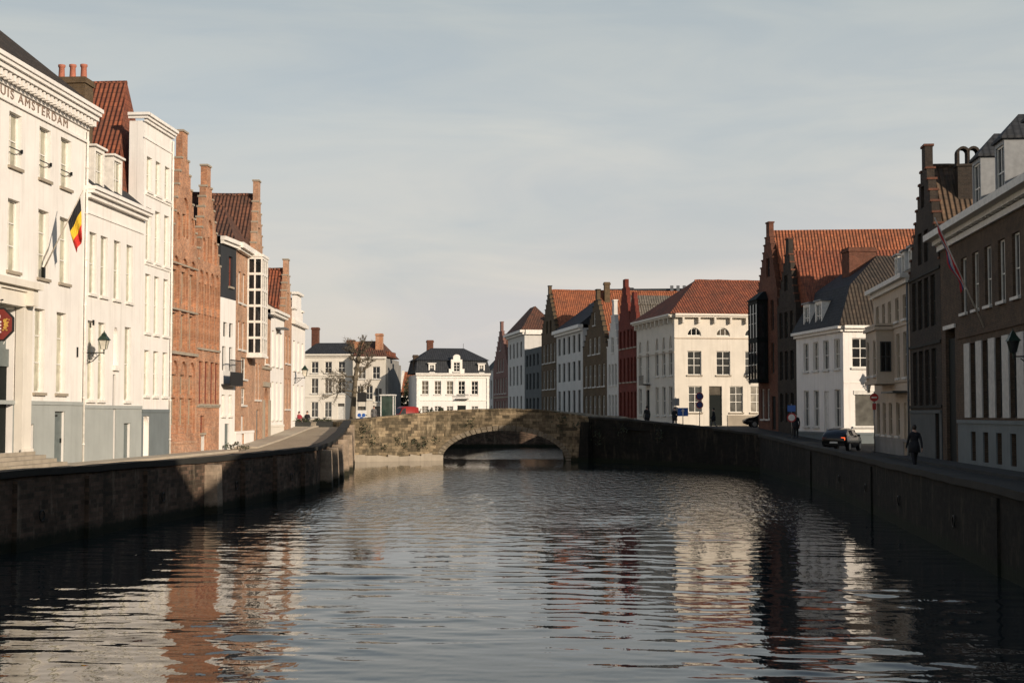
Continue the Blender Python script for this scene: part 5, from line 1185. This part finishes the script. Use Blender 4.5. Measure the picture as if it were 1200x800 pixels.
car('red van parked behind the bridge, left of the mansion', (-21.9,139,2.9), R(-140), 'carred', van=True).scale = (.55, .8, .9)

# ------------------------------------------------------------ people
def person(label, loc, rz, hgt=1.74, coat='cl_dark', legs='cl_blue', stride=.22, swing=.2, sit=False, hair='hair', hands=False, bag=False):
    r = empty('person', label, 'person', loc, rz); k = hgt/1.74
    V, E_, Rr = [], [], []
    def add(p, rad, par=None):
        V.append(Vector(p)*k); Rr.append((rad[0]*k, rad[1]*k) if isinstance(rad, tuple) else (rad*k, rad*k))
        if par is not None: E_.append((par, len(V)-1))
        return len(V)-1
    hz = .93 if not sit else .50
    pel = add((0,0,hz), (.165,.12)); wa = add((0,0,hz+.17), (.145,.11), pel); ch = add((0,0,hz+.38), (.205,.14), wa); sh = add((0,-.01,hz+.52), (.175,.115), ch)
    nk = add((0,.0,hz+.61), .055, sh); hd = add((0,.015,hz+.71), (.075,.09), nk); tp_ = add((0,.01,hz+.79), (.07,.085), hd)
    for sd in (-1,1):
        s_ = stride*sd
        if sit:
            hp = add((sd*.1,.03,hz-.01), .095, pel); kn = add((sd*.13,.45,hz+.02), .075, hp); an = add((sd*.12,.5,.1), .05, kn); add((sd*.12,.66,.045), .045, an)
        else:
            hp = add((sd*.095,s_*.15,hz-.08), .1, pel); kn = add((sd*.1,s_*.75+.04,.5), .072, hp); an = add((sd*.1,s_*1.2-(.05 if s_ < 0 else 0),.1+(.06 if s_ < 0 else 0)), .047, kn); add((sd*.105,s_*1.2+.17,.045), .042, an)
        so = add((sd*.19,-.01,hz+.49), .07, sh); el = add((sd*.25,-s_*.35-.03,hz+.2), .052, so)
        wr = add((sd*.26,-s_*.9+.05,hz-.05) if not sit else (sd*.16,.3,hz+.12), .036, el)
        d_ = Vector((0,.25,-1)).normalized() if not sit else Vector((-sd*.3,1,-.1)).normalized()
        pm = add(tuple(V[wr]/k+d_*.08), (.042,.022), wr)
        if hands:
            for q, ln in ((-1.5,.068),(-.5,.08),(.5,.076),(1.5,.06)):
                f0 = add(tuple(V[pm]/k+d_*.045+Vector((0,.018*q,0))), .0095, pm); add(tuple(V[f0]/k+d_*ln*.9+Vector((-sd*.02,0,0))), .008, f0)
            t0 = add(tuple(V[pm]/k+Vector((-sd*.01,.042,-.01))), .011, pm); add(tuple(V[t0]/k+d_*.045+Vector((0,.015,0))), .009, t0)
        else: add(tuple(V[pm]/k+d_*.08), (.03,.016), pm)
    me = bpy.data.meshes.new('skeleton'); me.from_pydata([tuple(v) for v in V], E_, []); o = bpy.data.objects.new('skeleton', me); C.objects.link(o)
    sk = o.modifiers.new('skin','SKIN'); sk.use_smooth_shade = True
    for i, d in enumerate(me.skin_vertices[0].data): d.radius = Rr[i]; d.use_root = (i == 0)
    ss = o.modifiers.new('sub','SUBSURF'); ss.levels = 1; ss.render_levels = 1
    bpy.context.view_layer.update(); dg = bpy.context.evaluated_depsgraph_get(); bme = bpy.data.meshes.new_from_object(o.evaluated_get(dg)); bpy.data.objects.remove(o)
    bme.materials.clear(); [bme.materials.append(M[x]) for x in (coat, legs, 'skin', 'black')]
    cz = (hz-.12)*k
    for p in bme.polygons:
        c = p.center; out = abs(c.x) > .21*k
        if c.z > (hz+.585)*k: i = 2
        elif (not sit and out and c.z < (hz-.07)*k and abs(c.x) > .215*k): i = 2
        elif c.z < .09*k: i = 3
        elif c.z < (cz if not sit else .44*k) or (sit and c.y > .14*k and c.z < .62*k): i = 1
        else: i = 0
        p.material_index = i; p.use_smooth = True
    bo = bpy.data.objects.new('body', bme); C.objects.link(bo); bo.parent = r
    bm = bmesh.new(); bmesh.ops.create_uvsphere(bm, u_segments=14, v_segments=9, radius=1)
    for v in bm.verts:
        v.co = Vector((v.co.x*.092, v.co.y*.108-.012, v.co.z*.115+hz+.775))*k
    bmesh.ops.delete(bm, geom=[v for v in bm.verts if v.co.y > .055*k and v.co.z < (hz+.82)*k], context='VERTS')
    hm = bpy.data.meshes.new('hair'); bm.to_mesh(hm); bm.free(); hm.materials.append(M[hair]); [setattr(p,'use_smooth',True) for p in hm.polygons]
    ho = bpy.data.objects.new('hair', hm); C.objects.link(ho); ho.parent = r
    mb = MB(); mb.tube([Vector((0,.09,hz+.745))*k, Vector((0,.115,hz+.70))*k], [.008*k,.016*k], 6); mb.build('nose','skin',bo,True)
    if not sit:   # coat skirt
        mb = MB(); ps = []
        for z, a, c_ in ((hz+.2,.17,.14),(hz-.02,.215,.175),(hz-.24,.235,.20)): ps.append((z, a, c_))
        st = [[(a*math.cos(2*math.pi*q/16)*k, c_*math.sin(2*math.pi*q/16)*k, z*k) for q in range(17)] for z, a, c_ in ps]; loft(mb, st); mb.build('coat_skirt', coat, bo, True)
    return r
person('person in a dark coat walking away along the shaded right quay', (11.75,59.7,1.735), R(4), 1.76, 'cl_dark', 'cl_dark', .24, hands=True)
person('person in a red jacket sitting on the low wall by the white baroque house', (-27.35,117.2,2.88), R(200), 1.7, 'cl_red', 'cl_red', 0, sit=True)
person('person in a dark coat sitting on the low wall beside the red jacket', (-26.7,117.4,2.88), R(170), 1.75, 'cl_dark', 'cl_dark', 0, sit=True)
mb = MB(); mb.box(-1.0,1.0,-.2,.2,-.1,.40); mb.box(-1.05,1.05,-.25,.25,.40,.46)
lw = mb.build('low_wall','stone',None,False,(-27.0,117.45,2.88)); tag(lw,'low stone wall two people sit on near the end of the left bank','wall')
person('person with a dark hat standing by the bridge parapet before the pale corner building', (1.6,117.6,2.85), R(20), 1.75, 'cl_dark', 'cl_dark', .05)
person('person in dark clothes beside the blue arrow sign', (3.85,116.8,2.8), R(150), 1.7, 'cl_dark', 'cl_blue', .12)
person('person in dark clothes walking in front of the black door of the pale corner building', (7.0,117.0,2.8), R(80), 1.65, 'cl_dark', 'cl_grey', .2)
person('person in a dark coat beside the red round sign before the dark stepped gable', (12.15,104.3,2.25), R(170), 1.75, 'cl_dark', 'cl_dark', .1)
person('person in a grey coat between the poster stand and the glass shelter', (-23.0,128.2,3.0), R(190), 1.7, 'cl_grey', 'cl_dark', .1)
